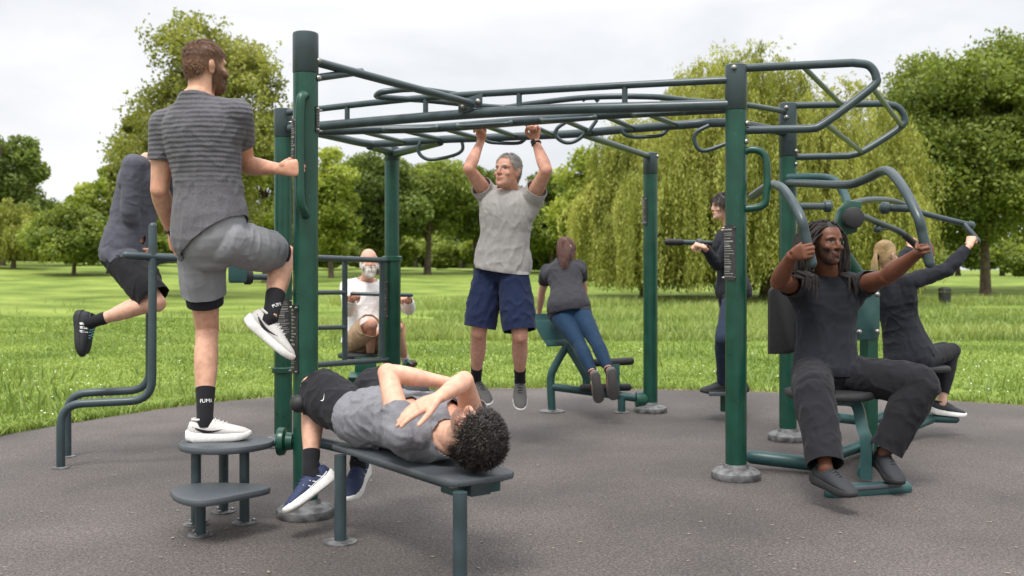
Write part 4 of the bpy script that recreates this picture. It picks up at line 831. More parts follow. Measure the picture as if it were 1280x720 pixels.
        for sx in (-1, 1): w = g(.045 * sx, .07, -.03, .024, .03, .022) * .28; c *= (1 - w[:, None]) + w[:, None] * red
        w = g(0, .105, -.022, .016, .02, .014) * .5; c *= (1 - w[:, None]) + w[:, None] * red
        face = (q[:, 1] > .04) & (np.abs(q[:, 0]) < .075)
        if beard is not None:
            bw = np.clip((-.028 - q[:, 2]) * 40 - np.abs(q[:, 0]) * 0 + np.clip((np.abs(q[:, 0]) - .05) * 55, 0, 1.4), 0, 1) * (q[:, 1] > -.005) * (q[:, 2] > -.13) * (q[:, 2] < .0); bw *= 1 - np.clip(g(0, .095, -.061, .018, .03, .008) * 1.5, 0, 1); mixw(bw * beard[1] * onskull(q, 1.2), beard[0])
        lc = lips or (skin[0] * .8, skin[1] * .52, skin[2] * .52); mixw(g(0, .093, -.0615, .021, .02, .0085) * face * .85, lc); mixw(g(0, .092, -.0610, .022, .02, .0016) * face, (skin[0] * .25, skin[1] * .15, skin[2] * .15))
        bc_ = brow or hair or (.05, .03, .02)
        for sx in (-1, 1):
            mixw(np.clip(g(.033 * sx, .082, .0245, .018, .03, .0045) * 1.4, 0, 1) * face * .85, bc_)
            mixw(np.clip(g(.031 * sx, .08, .004, .0125, .03, .0042) * 1.8, 0, 1) * face * .8, (.55, .5, .47)); mixw(np.clip(g(.031 * sx, .08, .004, .0052, .03, .005) * 2, 0, 1) * face, (.03, .02, .015))
            mixw(np.clip(g(.031 * sx, .08, .009, .0135, .03, .0022) * 1.5, 0, 1) * face * .9, (.05, .03, .02))
            mixw(g(.009 * sx, .1, -.037, .0045, .02, .003) * face * .8, (skin[0] * .25, skin[1] * .12, skin[2] * .12))
        if scalp is not None: mixw(np.clip(scalp(q), 0, 1) * onskull(q), hair)
        a = me.attributes.new('tint', 'FLOAT_COLOR', 'POINT'); a.data.foreach_set('color', np.concatenate([c, np.ones((n, 1))], 1).astype(np.float32).ravel())
        s.bme = me; s.bv = v; s.bq = q; s.bn = vnorms(me); s.attach('body', me, m); return s
    def attach(s, name, me, m, par=None, sub=False):
        v = verts(me); setv(me, v - npv(origin_of(s.root))); me.polygons.foreach_set('use_smooth', np.ones(len(me.polygons), bool)); me.update()
        return link(name, me, m, par or s.root)
    def sleeve(s, S_, nm, frac, ease, k=1.0):
        sh, el, wr = s.J['sh' + nm], s.J['el' + nm], s.J['wr' + nm]; m = s.k * s.musc * k; ref = np.cross(el - sh, wr - el); ref = ref if np.linalg.norm(ref) > 1e-4 else s.cr; L_ = np.linalg.norm(el - sh)
        S_.ball(sh, .062 * m + ease * .8)
        S_.loft([(s.nk - s.up * .04 * s.k + s.cr * (.05 if nm == 'R' else -.05) * s.k, .046 * m + ease * .6, .05 * m + ease * .6), ((s.nk * .5 + sh * .5) - s.up * .012, .052 * m + ease * .7, .052 * m + ease * .7), (sh, .057 * m + ease * .8, .057 * m + ease * .8)], s.cf)
        cp = s.spine(.72) + s.cr * (.11 if nm == 'R' else -.11) * s.k; S_.loft([(cp, .062 * m + ease, .072 * m + ease), (cp * .5 + sh * .5, .06 * m + ease, .064 * m + ease), (sh, .052 * m + ease, .052 * m + ease)], s.cf)
        if frac <= 1: S_.loft(seg(sh, el, UARM, m, ease, 0, frac + .04 / L_ * 1.0), ref); return [(sh + (el - sh) * frac, nrm(el - sh), .02, .075, .075 * m + ease)]
        S_.loft(seg(sh, el, UARM, m, ease), ref); S_.ball(el, .041 * m + ease); S_.loft(seg(el, wr, FARM, m, ease * .8, 0, frac - 1 + .04), ref); return [(el + (wr - el) * (frac - 1), nrm(wr - el), .02, .075, .06 * m + ease)]
    def top(s, m, frac=.5, ease=.013, hem=-.12, flare=.02, name='shirt', tilt=0.0, amp=.010, vox=.006, k=1.0, seed=1, fracs=None, collar=True, fold=None, neck_r=.098, cut_hem=True):
        S_ = Shells(); st, rf = s.tst(ease, lo=hem - .06, hi=1.06, flare=flare)
        S_.loft(st, rf, 28); cuts = []
        for nm in 'LR': cuts += s.sleeve(S_, nm, (fracs or {}).get(nm, frac), ease, k)
        me = S_.fuse(vox, 5); s.folds(me, amp, seed, fold)
        for ov in s.lower: s.rest_over(me, ov)
        f0 = nrm(s.spine(hem + .1) - s.spine(hem)); 
        hn = nrm(-f0 + s.pr * tilt)
        if cut_hem: cuts.append((s.spine(hem), hn, .03, .30 if tilt else .12, .33))
        s.cut(me, cuts); s.cut(me, [(s.spine(1.0) + s.up * .008 - s.cf * .012 * s.k, nrm(s.up * .9 + s.cf * .38), .02, .14, neck_r * s.k)])
        o = s.attach(name, me, m); md = o.modifiers.new('solid', 'SOLIDIFY'); md.thickness = .0035; md.offset = 0; return o
    def bottoms(s, m, frac=.75, ease=.02, name='shorts', amp=.010, vox=.006, wide=.0, seed=2, fracs=None, waist=.13, fold=None, shin_ease=None):
        S_ = Shells(); st, rf = s.tst(.007, hi=waist + .05); S_.loft(st, rf, 28); cuts = []
        for nm in 'LR':
            hp, kn, an = s.J['hp' + nm], s.J['kn' + nm], s.J['an' + nm]; fw = s.J['fw' + nm]; ref = np.cross(fw, nrm(an - kn)); fr = (fracs or {}).get(nm, frac); L_ = np.linalg.norm(kn - hp)
            e2 = [(-.1, THIGH[0][1]), (0, .092), (.2, .088 + wide * .2), (.5, .076 + wide * .6), (.8, .062 + wide), (1, .056 + wide)]
            grow = lambda st_: [(c, a + ease * min(1, .3 + 1.6 * max(0, i / len(st_) - .1)), b + ease * min(1, .3 + 1.6 * max(0, i / len(st_) - .1))) for i, (c, a, b) in enumerate(st_)]
            if fr <= 1: S_.loft(grow(seg(hp, kn, e2, s.k, 0, -.08, fr + .04 / L_)), ref, n=24); cuts.append((hp + (kn - hp) * fr, nrm(kn - hp), .025, .09, .11 * s.k + ease + wide))
            else:
                se = ease if shin_ease is None else shin_ease
                S_.loft(grow(seg(hp, kn, e2, s.k, 0, -.08)), ref, n=24); S_.ball(kn + fw * .006, .057 * s.k + ease); S_.loft(seg(kn, an, [(0, .055 + wide), (.3, .056 + wide), (.7, .044 + wide), (1, .04 + wide)] if wide > 0 else SHIN, s.k, se, 0, fr - 1 + .04, off=(-fw, [(0, .004), (.3, .012), (1, 0)])), ref, n=22)
                cuts.append((kn + (an - kn) * (fr - 1), nrm(an - kn), .025, .09, .09 * s.k + se + wide))
        me = S_.fuse(vox, 5); s.folds(me, amp, seed, fold, True)
        for ov in s.lower: s.rest_over(me, ov, .006)
        s.cut(me, cuts)
        w0 = s.spine(waist); s.cut(me, [(w0, nrm(s.spine(waist + .1) - w0), .03, .1, .3)])
        o = s.attach(name, me, m); s.lower.append(o); md = o.modifiers.new('solid', 'SOLIDIFY'); md.thickness = .0035; md.offset = 0; return o
    def folds(s, me, amp, seed, fold=None, iso=False):
        v = verts(me); n = vnorms(me); ax = s.up; r = s.cr; f = s.cf; B_ = np.stack([r, f, ax], 1); q = v @ B_
        wq = q + .05 * np.stack([vnoise(q * 6, seed), vnoise(q * 6, seed + 1), vnoise(q * 6, seed + 2)], 1)
        a = vnoise(wq @ np.array([[26, 5, 0], [5, 20, 4], [0, 3, 9]]), seed); b = vnoise(wq * (np.array([13, 13, 13]) if iso else np.array([8, 7, 22])), seed + 7); g = vnoise(q * 5, seed + 11)
        rid = lambda x: 1 - np.abs(2 * x - 1) * 1.0
        c2 = vnoise(wq @ np.array([[15, 9, 0], [-9, 14, 6], [6, -8, 10]]), seed + 19); big = vnoise(q * 8.5, seed + 23)
        h = (rid(a) ** 2 * g + .45 * rid(b) ** 2 * (1 - g) + .75 * rid(c2) ** 3 * (1 - g)) - .4 + (big - .5) * .9
        # compression creases close to the joints
        for j in ('elL', 'elR', 'knL', 'knR', 'hpL', 'hpR', 'shL', 'shR'):
            if j in s.J: 
                dd = np.linalg.norm(v - s.J[j], axis=1); w = np.exp(-(dd / .10) ** 2); h += w * .28 * (rid(vnoise(wq * np.array([9, 9, 42]), seed + 3)) ** 2 - .4)
        if fold is not None: h += fold(v, q)
        v2 = v + n * (h * amp)[:, None]; setv(me, v2)
    def tree(s, ob):
        v = verts(ob.data) + npv(origin_of(ob)); return BVHTree.FromPolygons([Vector(x) for x in v], [tuple(p_.vertices) for p_ in ob.data.polygons])
    def rest_over(s, me, ob, gap=.0045):
        tr = s.tree(ob); v = verts(me); w = (v - s.pel) @ s.up
        for i in np.nonzero(w < .34 * s.L)[0]:
            loc, no, _, dist = tr.find_nearest(Vector(v[i]), .06)
            if loc is None: continue
            dd = (Vector(v[i]) - loc).dot(no)
            if dd < -.05: continue
            if dd < gap: v[i] += np.array(no) * (gap - dd)
        setv(me, v)
    def cut(s, me, cuts):
        bm = bmesh.new(); bm.from_mesh(me)
        for co, no, back, ahead, rad_ in cuts:
            co = Vector(co); no = Vector(no); fs = []
            for f in bm.faces:
                d = f.calc_center_median() - co; t = d.dot(no)
                if -back < t < ahead and (d - no * t).length < rad_: fs.append(f)
            geom = set(fs)
            for f in fs: geom.update(f.edges); geom.update(f.verts)
            bmesh.ops.bisect_plane(bm, geom=list(geom), plane_co=co, plane_no=no, clear_outer=True)
        # keep only the largest connected piece
        seen = set(); best = []
        for v0 in bm.verts:
            if v0 in seen: continue
            st_ = [v0]; comp = []; seen.add(v0)
            while st_:
                x_ = st_.pop(); comp.append(x_)
                for e in x_.link_edges:
                    y_ = e.other_vert(x_)
                    if y_ not in seen: seen.add(y_); st_.append(y_)
            if len(comp) > len(best): best = comp
        bs = set(best); bmesh.ops.delete(bm, geom=[x_ for x_ in bm.verts if x_ not in bs], context='VERTS'); bm.to_mesh(me); bm.free(); me.update()
    def socks(s, m, h=.16, nm='LR', name='sock'):
        for a in nm:
            kn, an, fw = s.J['kn' + a], s.J['an' + a], s.J['fw' + a]; L_ = np.linalg.norm(an - kn); S_ = MB(); st = seg(kn, an, SHIN, s.k, .0045, 1 - h / L_, 1.0, off=(-fw, [(0, .004), (.3, .014 * s.k), (.6, .006), (1, 0)]), n=8)
            p = [st[0][0] + (kn - an) / L_ * .0015] + [x[0] for x in st]; r = [st[0][1] - .004] + [x[1] + .0008 * ((i % 3) - 1) for i, x in enumerate(st)]; p.append(an - s.J['fu' + a] * .03); r.append(r[-1] * 1.02)
            S_.tube(p, r, 20).build(name, m, s.root)
    def shoe(s, a, upper, sole, accent, name='shoe', k=1.0, mark=None, sole_h=.033, lace=None, roll=0):
        an, t, u = s.J['an' + a], s.J['toe' + a], s.J['fu' + a]; k = s.k * k; sd = np.cross(t, u); o = an - u * .098 * k
        tw = lambda x, y, z: Vector(o + (sd * x + t * y + u * z) * k); out_s = 1 if a == 'R' else -1
        secs = [(-.076, .016, .03, .07), (-.068, .028, .022, .092), (-.045, .035, .018, .104), (-.015, .037, .018, .103), (.02, .037, .018, .105), (.05, .041, .018, .100), (.08, .045, .018, .087), (.115, .048, .018, .074), (.15, .046, .018, .064), (.178, .038, .018, .055), (.196, .024, .02, .046), (.204, .010, .024, .038)]
        bow = lambda y: .006 * math.sin(max(0, y) * 12) * -out_s
        n = 22; vs = []; fs = []
        for y, w, z0, z1 in secs:
            for j in range(n):
                an_ = 2 * math.pi * j / n; co, si = math.cos(an_), math.sin(an_); e = 2.5 if si < 0 else 2.0; tp = 1 - .25 * max(0, si) * (1 if -.04 < y < .1 else .2)
                vs.append(tw(math.copysign(abs(co) ** (2 / e), co) * w * tp + bow(y), y, (z0 + z1) / 2 + math.copysign(abs(si) ** (2 / e), si) * (z1 - z0) / 2))
        for i in range(len(secs) - 1):
            for j in range(n): fs.append((i * n + j, (i + 1) * n + j, (i + 1) * n + (j + 1) % n, i * n + (j + 1) % n))
        fs.append(tuple(range(n))); fs.append(tuple((len(secs) - 1) * n + j for j in reversed(range(n))))
        S = MB().add(vs, fs).build(name, upper, s.root, 70)
        ol = []; full = [(-.086, .012), (-.078, .028), (-.05, .038), (-.01, .037), (.04, .038), (.08, .045), (.12, .050), (.155, .047), (.185, .037), (.202, .022), (.208, .008)]
        ol = [(x, y) for y, x in full] + [(-x, y) for y, x in reversed(full)]; mb = MB(); lay = [(.92, 0), (1.0, .004), (1.03, .014), (1.0, sole_h), (.93, sole_h + .004)]; vs = []; m_ = len(ol)
        for sc, z in lay:
            for x, y in ol: vs.append(tw(x * sc + bow(y), (y - .06) * (sc * .5 + .5) + .06, z + .012 * max(0, (y - .13) / .075) ** 2 * (1 if z < .02 else .3) + .008 * max(0, (-.05 - y) / .03) + (.010 * max(0, 1 - (y + .08) / .12) if z > .02 else 0)))
        fs = []
        for i in range(len(lay) - 1):
            for j in range(m_): fs.append((i * m_ + j, i * m_ + (j + 1) % m_, (i + 1) * m_ + (j + 1) % m_, (i + 1) * m_ + j))
        fs.append(tuple(reversed(range(m_)))); fs.append(tuple((len(lay) - 1) * m_ + j for j in range(m_))); mb.add(vs, fs).build('sole', sole, S, 60)
        lm = MB()
        for i, y in enumerate((.045, .062, .079, .096)):
            zt = np.interp(y, [q[0] for q in secs], [q[3] for q in secs]); w = .020 - i * .001
            lm.tube([tw(-w + bow(y), y + .004 * (i % 2), zt - .006), tw(bow(y), y + .003, zt + .0035), tw(w + bow(y), y - .004 * (i % 2) + .004, zt - .006)], .0028 * k, 6)
        lm.build('laces', lace or accent, S)
        MB().tube([tw(math.cos(q) * .027, -.02 + math.sin(q) * .036, .1035) for q in np.linspace(0, 6.28, 21)[:-1]], .006 * k, 8, closed=True).build('collar', upper, S)
        def side_pt(y, z, sgn, h=.0015):
            w = np.interp(y, [q[0] for q in secs], [q[1] for q in secs]); z0 = np.interp(y, [q[0] for q in secs], [q[2] for q in secs]); z1 = np.interp(y, [q[0] for q in secs], [q[3] for q in secs]); si = np.clip((z - (z0 + z1) / 2) / ((z1 - z0) / 2), -.97, .97); e = 2.5 if si < 0 else 2.0
            sb = abs(si) ** (e / 2); cx = max(1 - sb ** 2, .0) ** .5; tp = 1 - .25 * max(0, math.copysign(sb, si)) * (1 if -.04 < y < .1 else .2); return tw(sgn * (cx ** (2 / e) * w * tp + h) + bow(y), y, z)
        def strip_(pts, mt, nm_):
            """pts: (y, z_low, z_high) on both flanks of the shoe"""
            for sg in (1, -1):
                vs = []; 
                for y, a_, b_ in pts: vs += [side_pt(y, a_ + (b_ - a_) * f, sg) for f in (0, .33, .66, 1)]
                fs = [(i * 4 + j, i * 4 + 4 + j, i * 4 + 5 + j, i * 4 + 1 + j) for i in range(len(pts) - 1) for j in range(3)]
                if sg < 0: fs = [tuple(reversed(f)) for f in fs]
                MB().add(vs, fs).build(nm_, mt, S)
        if mark == 'swoosh': strip_([(-.055, .073, .0745), (-.03, .056, .066), (-.005, .044, .059), (.015, .040, .054), (.04, .044, .053), (.065, .052, .056), (.085, .058, .0585)], accent, 'side_mark')
        if mark == 'stripes':
            for y0 in (.0, .024, .048): strip_([(y0 - .006, .03, .03), (y0, .03, .062), (y0 + .012, .045, .083), (y0 + .018, .08, .084)], accent, 'side_stripe')
        if mark == 'lines':
            for y0 in (-.02, .02, .055): strip_([(y0 - .012, .028, .034), (y0 + .005, .044, .050), (y0 + .024, .066, .071)], accent, 'side_line')
            strip_([(-.05, .05, .056), (-.01, .042, .047), (.03, .04, .045), (.09, .032, .037)], accent, 'side_line')
        return S
    def hair_strands(s, name, m, mask, comb, length, n, wid=.0022, segs=3, curl=0.0, lift=.004, grav=0.0, seed=1, kink=0.0, jit=.22, gdir=None, hug=None):
        """ribbons growing from the scalp: mask(q)->probability, comb(q)->head-local direction"""
        rg = np.random.default_rng(seed); pr = np.clip(mask(s.bq), 0, None) * onskull(s.bq, 1.2); pr /= pr.sum(); idx = rg.choice(len(pr), n, p=pr)
        R = np.array(s.M.to_3x3()); p = s.bv[idx] + s.bn[idx] * .0012 + rg.normal(size=(n, 3)) * .0015; nn = s.bn[idx]; d = comb(s.bq[idx]) @ R.T; d = d + rg.normal(size=(n, 3)) * jit
        d -= nn * np.sum(d * nn, 1, keepdims=True); d /= np.linalg.norm(d, axis=1, keepdims=True) + 1e-9; ln = (length(s.bq[idx]) if callable(length) else length) * rg.uniform(.65, 1.2, n) * s.hk
        w = np.cross(d, nn); w += rg.normal(size=(n, 3)) * .35; w /= np.linalg.norm(w, axis=1, keepdims=True); P_ = []; ph = rg.uniform(0, 6.28, n); ctr = npv(s.M.translation)
        cur = p.copy()
        for i in range(segs + 1):
            t = i / segs; off = nn * (lift * math.sin(min(t * 2, 1.57)))[..., None] if np.ndim(lift) else nn * lift * math.sin(min(t * 2.2, 1.57))
            q = cur + off
            if curl: q = q + (nn * (np.cos(ph + t * 9) * curl)[:, None] + w * (np.sin(ph + t * 9) * curl)[:, None]) * min(1, t * 2)
            wd = (wid * (1 - .75 * t))
            P_.append(np.stack([q - w * wd, q + w * wd], 1)); dd = d + rg.normal(size=(n, 3)) * kink; tg = min(1.0, t * 1.7) * grav; dd = dd * (1 - tg) + (np.array([0, 0, -1.0]) if gdir is None else npv(gdir)) * tg; dd /= np.linalg.norm(dd, axis=1, keepdims=True)
            cur = cur + dd * (ln / segs)[:, None]; lq = local(s.M, s.hk, cur)
            if hug is not None and t < hug:
                e = lq / np.array([.076, .102, .120]); rr = np.linalg.norm(e, axis=1)[:, None]; lq = lq / rr * (1.015 + .03 * rg.uniform(0, 1, (n, 1))); cur = (lq * s.hk) @ R.T + ctr; nl = e / rr / np.array([.076, .102, .120]); nl /= np.linalg.norm(nl, axis=1, keepdims=True); dl = comb(lq); dl = dl - nl * np.sum(dl * nl, 1, keepdims=True); dl /= np.linalg.norm(dl, axis=1, keepdims=True) + 1e-9; d = dl @ R.T
            
            e = np.stack([lq[:, 0] / .076, (lq[:, 1] + .006) / .099, (lq[:, 2] - .005) / .118], 1); rr = np.linalg.norm(e, axis=1); push = (rr < 1.0)
            cur[push] = (((lq[push] / rr[push][:, None]) * s.hk) @ R.T) + ctr
        vs = np.stack(P_, 1).reshape(-1, 3); k = (segs + 1) * 2; b0 = np.arange(n) * k; q_ = np.concatenate([np.stack([b0 + 2 * i, b0 + 2 * i + 1, b0 + 2 * i + 3, b0 + 2 * i + 2], 1) for i in range(segs)])
        me = np_mesh(name, vs, q_); face_attr(me, 'shade', np.tile(rg.uniform(0, 1, n), segs)); return s.attach(name, me, m)
    def watch(s, a, m=RUBBER, t=.93):
        el, wr = s.J['el' + a], s.J['wr' + a]; d = nrm(wr - el); c = el + (wr - el) * t; u = nrm(np.cross(d, [.3, .9, .2])); w = np.cross(d, u); r = np.interp(t, [q[0] for q in FARM], [q[1] for q in FARM]) * s.k * s.musc + .001
        o = MB().tube([Vector(c + u * math.cos(q) * r + w * math.sin(q) * r * .92) for q in np.linspace(0, 6.28, 25)[:-1]], .0065, 8, closed=True).build('wristwatch', m, s.root)
        e = nrm(u * .5 - np.array([0, 1, 0]) + d * 0); e = nrm(e - d * np.dot(e, d)); f = np.cross(d, e); MB().box(Vector(c + e * (r + .004)), Vector(d * .016), Vector(f * .015), Vector(e * .005)).build('watch_face', RUBBER, o)
def onskull(q, lim=1.1): return (np.linalg.norm(q / np.array([.076, .104, .121]), axis=1) < lim).astype(float)
def scalp_short(q): return np.clip((q[:, 2] - (.052 - np.clip(.095 - q[:, 1], 0, .1) * .25)) * 60, 0, 1) * 0 + ((q[:, 2] > np.interp(q[:, 1], [-.12, -.06, -.03, .01, .03, .055, .075, .1], [-.06, -.05, -.01, .012, .03, .055, .068, .075])) & (q[:, 2] > -.075) & ~((np.abs(q[:, 0]) > .073) & (q[:, 1] > -.035) & (q[:, 1] < .01) & (q[:, 2] < .03)))
def to_local(o, d): return np.tile(np.asarray(d, float), (len(o), 1))
# ================================================================ PEOPLE: the nine figures
SKIN = skin_mat('skin'); SK1 = (.60, .345, .24); SK2 = (.64, .385, .28); SKO = (.60, .335, .25); SKD = (.15, .062, .036); SKF = (.64, .41, .31)
BLACK = fabric('black_fabric', lin(30, 30, 34), .12); NAVY = fabric('navy_fabric', lin(27, 37, 66), .12, 500); NAVY2 = fabric('teal_navy_fabric', lin(13, 44, 70), .10, 500, .75)
CHAR = fabric('charcoal_heather', lin(74, 74, 80), .30, 700); MIDG = fabric('grey_heather', lin(112, 112, 117), .34, 600); LIGHTG = fabric('light_grey_heather', lin(158, 154, 152), .25, 600)
PALE = fabric('pale_grey_fabric', lin(134, 134, 138), .08); WHITEF = fabric('white_cotton', lin(228, 226, 224), .05); TAN = fabric('tan_fabric', lin(176, 146, 118), .08); DKSHIRT = fabric('dark_grey_fabric', lin(50, 50, 55), .14); INK = fabric('ink_fabric', lin(35, 36, 43), .10, 600); SOCK = fabric('sock_black', lin(30, 30, 33), .1)
DKBLUE = fabric('dark_denim', lin(42, 52, 70), .12); SMOKE = fabric('smoke_heather', lin(80, 80, 90), .30, 700)
SH_W = plain('shoe_grey_mesh', lin(196, 192, 188), .8, 0, .12, 200); SOLE_W = plain('sole_white', lin(222, 220, 216), .6, 0, .08, 60); SH_B = plain('shoe_black', lin(38, 40, 44), .75, 0, .2, 200); SOLE_B = plain('sole_black', lin(34, 34, 36), .7); SH_N = plain('shoe_navy', lin(38, 48, 80), .75, 0, .2, 200); ORANGE = plain('orange_trim', lin(208, 112, 70), .6); WHITE = plain('white_trim', lin(230, 230, 228), .6); MARK_B = plain('black_trim', lin(26, 26, 28), .5); PINK = plain('pink_trim', lin(196, 128, 118), .7); SH_GR = plain('shoe_grey_dark', lin(92, 90, 88), .8, 0, .2, 200); BROWN = plain('shoe_brown', lin(84, 66, 54), .7, 0, .2)
H_BR = hair_mat('brown_hair', lin(112, 78, 52)); H_BK = hair_mat('black_hair', lin(42, 34, 30), .55, .42); H_GY = hair_mat('grey_hair', lin(172, 168, 164), .3); H_WH = hair_mat('white_hair', lin(222, 216, 208), .15); H_BL = hair_mat('blonde_hair', lin(206, 176, 130), .25); H_RD = hair_mat('auburn_hair', lin(86, 52, 38), .5); H_DB = hair_mat('dark_brown_hair', lin(48, 38, 34), .5)
# ribbed running shirt: fine ribs across the upper back
m, t, b = mat('ribbed_shirt'); r, n, src = noise_mix(t, lin(68, 67, 71), lin(118, 116, 121), 700, .35, .68, 3, stretch=(1, 1, .4))
wv = nd(t, 'ShaderNodeTexWave', Scale=14.0, Distortion=1.2, Detail=2.0); wv.bands_direction = 'Z'; wv.inputs['Detail Scale'].default_value = 1.2; oc = nd(t, 'ShaderNodeTexCoord').outputs['Object']; t.links.new(oc, wv.inputs['Vector'])
sp = nd(t, 'ShaderNodeSeparateXYZ'); t.links.new(oc, sp.inputs[0]); mk = nd(t, 'ShaderNodeMapRange'); mk.inputs['From Min'].default_value = 1.56; mk.inputs['From Max'].default_value = 1.70; t.links.new(sp.outputs['Z'], mk.inputs['Value'])
RIB_MASK = mk
mm = nd(t, 'ShaderNodeMath', operation='MULTIPLY'); t.links.new(wv.outputs['Fac'], mm.inputs[0]); t.links.new(mk.outputs['Result'], mm.inputs[1])
dk = nd(t, 'ShaderNodeMixRGB', blend_type='MULTIPLY'); dk.inputs['Color2'].default_value = (.80, .80, .82, 1); t.links.new(mm.outputs[0], dk.inputs['Fac']); t.links.new(r.outputs['Color'], dk.inputs['Color1']); t.links.new(dk.outputs['Color'], b.inputs['Base Color']); b.inputs['Roughness'].default_value = .9; b.inputs['Specular IOR Level'].default_value = .2; b.inputs['Sheen Weight'].default_value = .15
w2 = nd(t, 'ShaderNodeTexNoise', Scale=300.0, Detail=3.0); t.links.new(src, w2.inputs['Vector']); ad = nd(t, 'ShaderNodeMath', operation='MULTIPLY_ADD'); ad.inputs[1].default_value = -1.2; t.links.new(mm.outputs[0], ad.inputs[0]); t.links.new(w2.outputs['Fac'], ad.inputs[2]); bump(t, b, ad.outputs[0], .5, .005); RIB = m
def radial(c): 
    c = np.array(c)
    def f(q): d = q - c; d = d / (np.linalg.norm(d, axis=1, keepdims=True) + 1e-9); return d
    return f
def beard_mask(lo=-.13, top=-.03):
    return lambda q: (((q[:, 2] < top - .0 + np.clip((np.abs(q[:, 0]) - .045) * 1.6, 0, .05)) & (q[:, 1] > np.where(np.abs(q[:, 0]) > .05, .0, .03)) & (q[:, 2] > lo)) & ~((np.abs(q[:, 0]) < .022) & (np.abs(q[:, 2] + .062) < .009) & (q[:, 1] > .07))).astype(float)
def stuck(px, py, ob, build, par, m, name, off=.0015, up=(0, 0, 1), tilt=0.0):
    """lay a flat mark onto the surface of a garment, following its curve"""
    v = verts(ob.data) + npv(origin_of(ob)); tr = BVHTree.FromPolygons([Vector(x) for x in v], [tuple(q.vertices) for q in ob.data.polygons])
    o = V(0, 0, EYE); d = (P(px, py, 5) - o).normalized(); loc, no, _, _ = tr.ray_cast(o, d)
    if loc is None: print('no hit', name); return
    if no.dot(d) > 0: no = -no
    z = nrm(no); y = nrm(npv(up) - z * np.dot(npv(up), z)); x = np.cross(y, z); c, s_ = math.cos(tilt), math.sin(tilt); x, y = x * c + y * s_, y * c - x * s_
    me = build(); w = verts(me); r = npv(loc) + np.outer(w[:, 0], x) + np.outer(w[:, 1], y)
    for i in range(len(r)):
        l2, n2, _, ds = tr.find_nearest(Vector(r[i]), .05)
        if l2 is not None:
            n2 = n2 if n2.dot(no) > 0 else -n2; r[i] = npv(l2) + npv(n2) * (off + .0035 * 0)
    setv(me, r - npv(origin_of(par))); return link(name, me, m, par)
def word_mesh(txt, size):
    cu = bpy.data.curves.new('lettering', 'FONT'); cu.body = txt; cu.size = size; cu.align_x = 'CENTER'; cu.align_y = 'CENTER'; ob = bpy.data.objects.new('lettering', cu); COL.objects.link(ob)
    me = bpy.data.meshes.new_from_object(ob.evaluated_get(bpy.context.evaluated_depsgraph_get())); bpy.data.objects.remove(ob); return me
def tick_mesh(k):
    up_ = [(-1, .45), (-.75, -.05), (-.5, -.18), (-.1, -.08), (1.1, .6)]; lo_ = [(-1, .45), (-.95, -.25), (-.6, -.52), (-.1, -.3), (1.1, .6)]
    vs = [(x * k, y * k, 0) for x, y in up_] + [(x * k, y * k, 0) for x, y in lo_]; me = bpy.data.meshes.new('mark'); me.from_pydata(vs, [], [(5 + i, 6 + i, 1 + i, i) for i in range(4)]); return me
# ---- 1. man standing on the step platform, seen from behind
p = Person('person', G(P(268, 655, 4.72)), 'bearded man in grey shirt standing on the step platform with one knee raised', 1.03)
p.torso(P(266, 297, 4.72), P(249, 126, 4.68), (.55, .83, 0), (.22, .97, 0), (0, -.015, 0)); p.shoulders(lift=(-.012, .0)); p.hips()
el = chain(199, 243, Vector(p.J['shL']), .31, False); p.arm('L', el, chain(214, 289, el, .268, False), (.06, .25, -1), (1, .1, .1), 1.06, curl=(22, 32, 25))
el = chain(307, 207, Vector(p.J['shR']), .30, False); p.arm('R', el, P(349, 211, 4.72), (1, .05, .06), (0, 1, 0), 1.06, **GRIP)
p.leg('L', chain(259, 412, Vector(p.J['hpL']), .453, False), P(256, 525, 4.755), (1, .22, .02), (0, 0, 1), 1.02)
kn = chain(358, 320, Vector(p.J['hpR']), .455, False); p.leg('R', kn, chain(338, 397, kn, .435, True), (.74, .1, -.66), (.45, .1, .7), 1.02)
p.head(P(257, 84, 4.70), (.66, .74, .02), (.02, 0, 1), .06)
p.finish_body(SK1, SKIN, hair=(.15, .09, .058), beard=((.13, .08, .055), .7), scalp=lambda q: scalp_short(q) * .85, vox=.004)
p.bottoms(INK, .70, .009, 'shorts_lining', .004, .006, .010, 6, fracs={'R': .84}); p.bottoms(PALE, .58, .022, 'shorts', .011, .0055, .012, 5, fracs={'R': .74}, waist=.30)
p.top(RIB, .56, .013, -.03, .03, tilt=.62, amp=.009, vox=.0055, seed=4)
p.socks(SOCK, .155); sl = p.shoe('L', SH_W, SOLE_W, MARK_B, mark='swoosh', lace=SH_W); sr = p.shoe('R', SH_W, SOLE_W, MARK_B, mark='swoosh', lace=SH_W)
p.hair_strands('hair', H_BR, scalp_short, lambda q: radial((0, -.055, .16))(q) + np.array([0, .25, -.1]), lambda q: np.where(q[:, 2] > .07, .034, np.where(q[:, 2] > .02, .020, .010)), 9000, .0011, 3, lift=.004, seed=2)
p.hair_strands('beard', H_BR, beard_mask(), lambda q: to_local(q, (0, .2, -1)), .013, 3000, .0009, 2, lift=.004, seed=3); p.watch('L', t=.95)
SO = [o for o in p.root.children if o.name.startswith('sock')]
stuck(258, 501, SO[0], lambda: word_mesh('PUMA', .026), SO[0], WHITE, 'lettering'); stuck(347, 381, SO[1], lambda: word_mesh('PUMA', .026), SO[1], WHITE, 'lettering', tilt=.15)
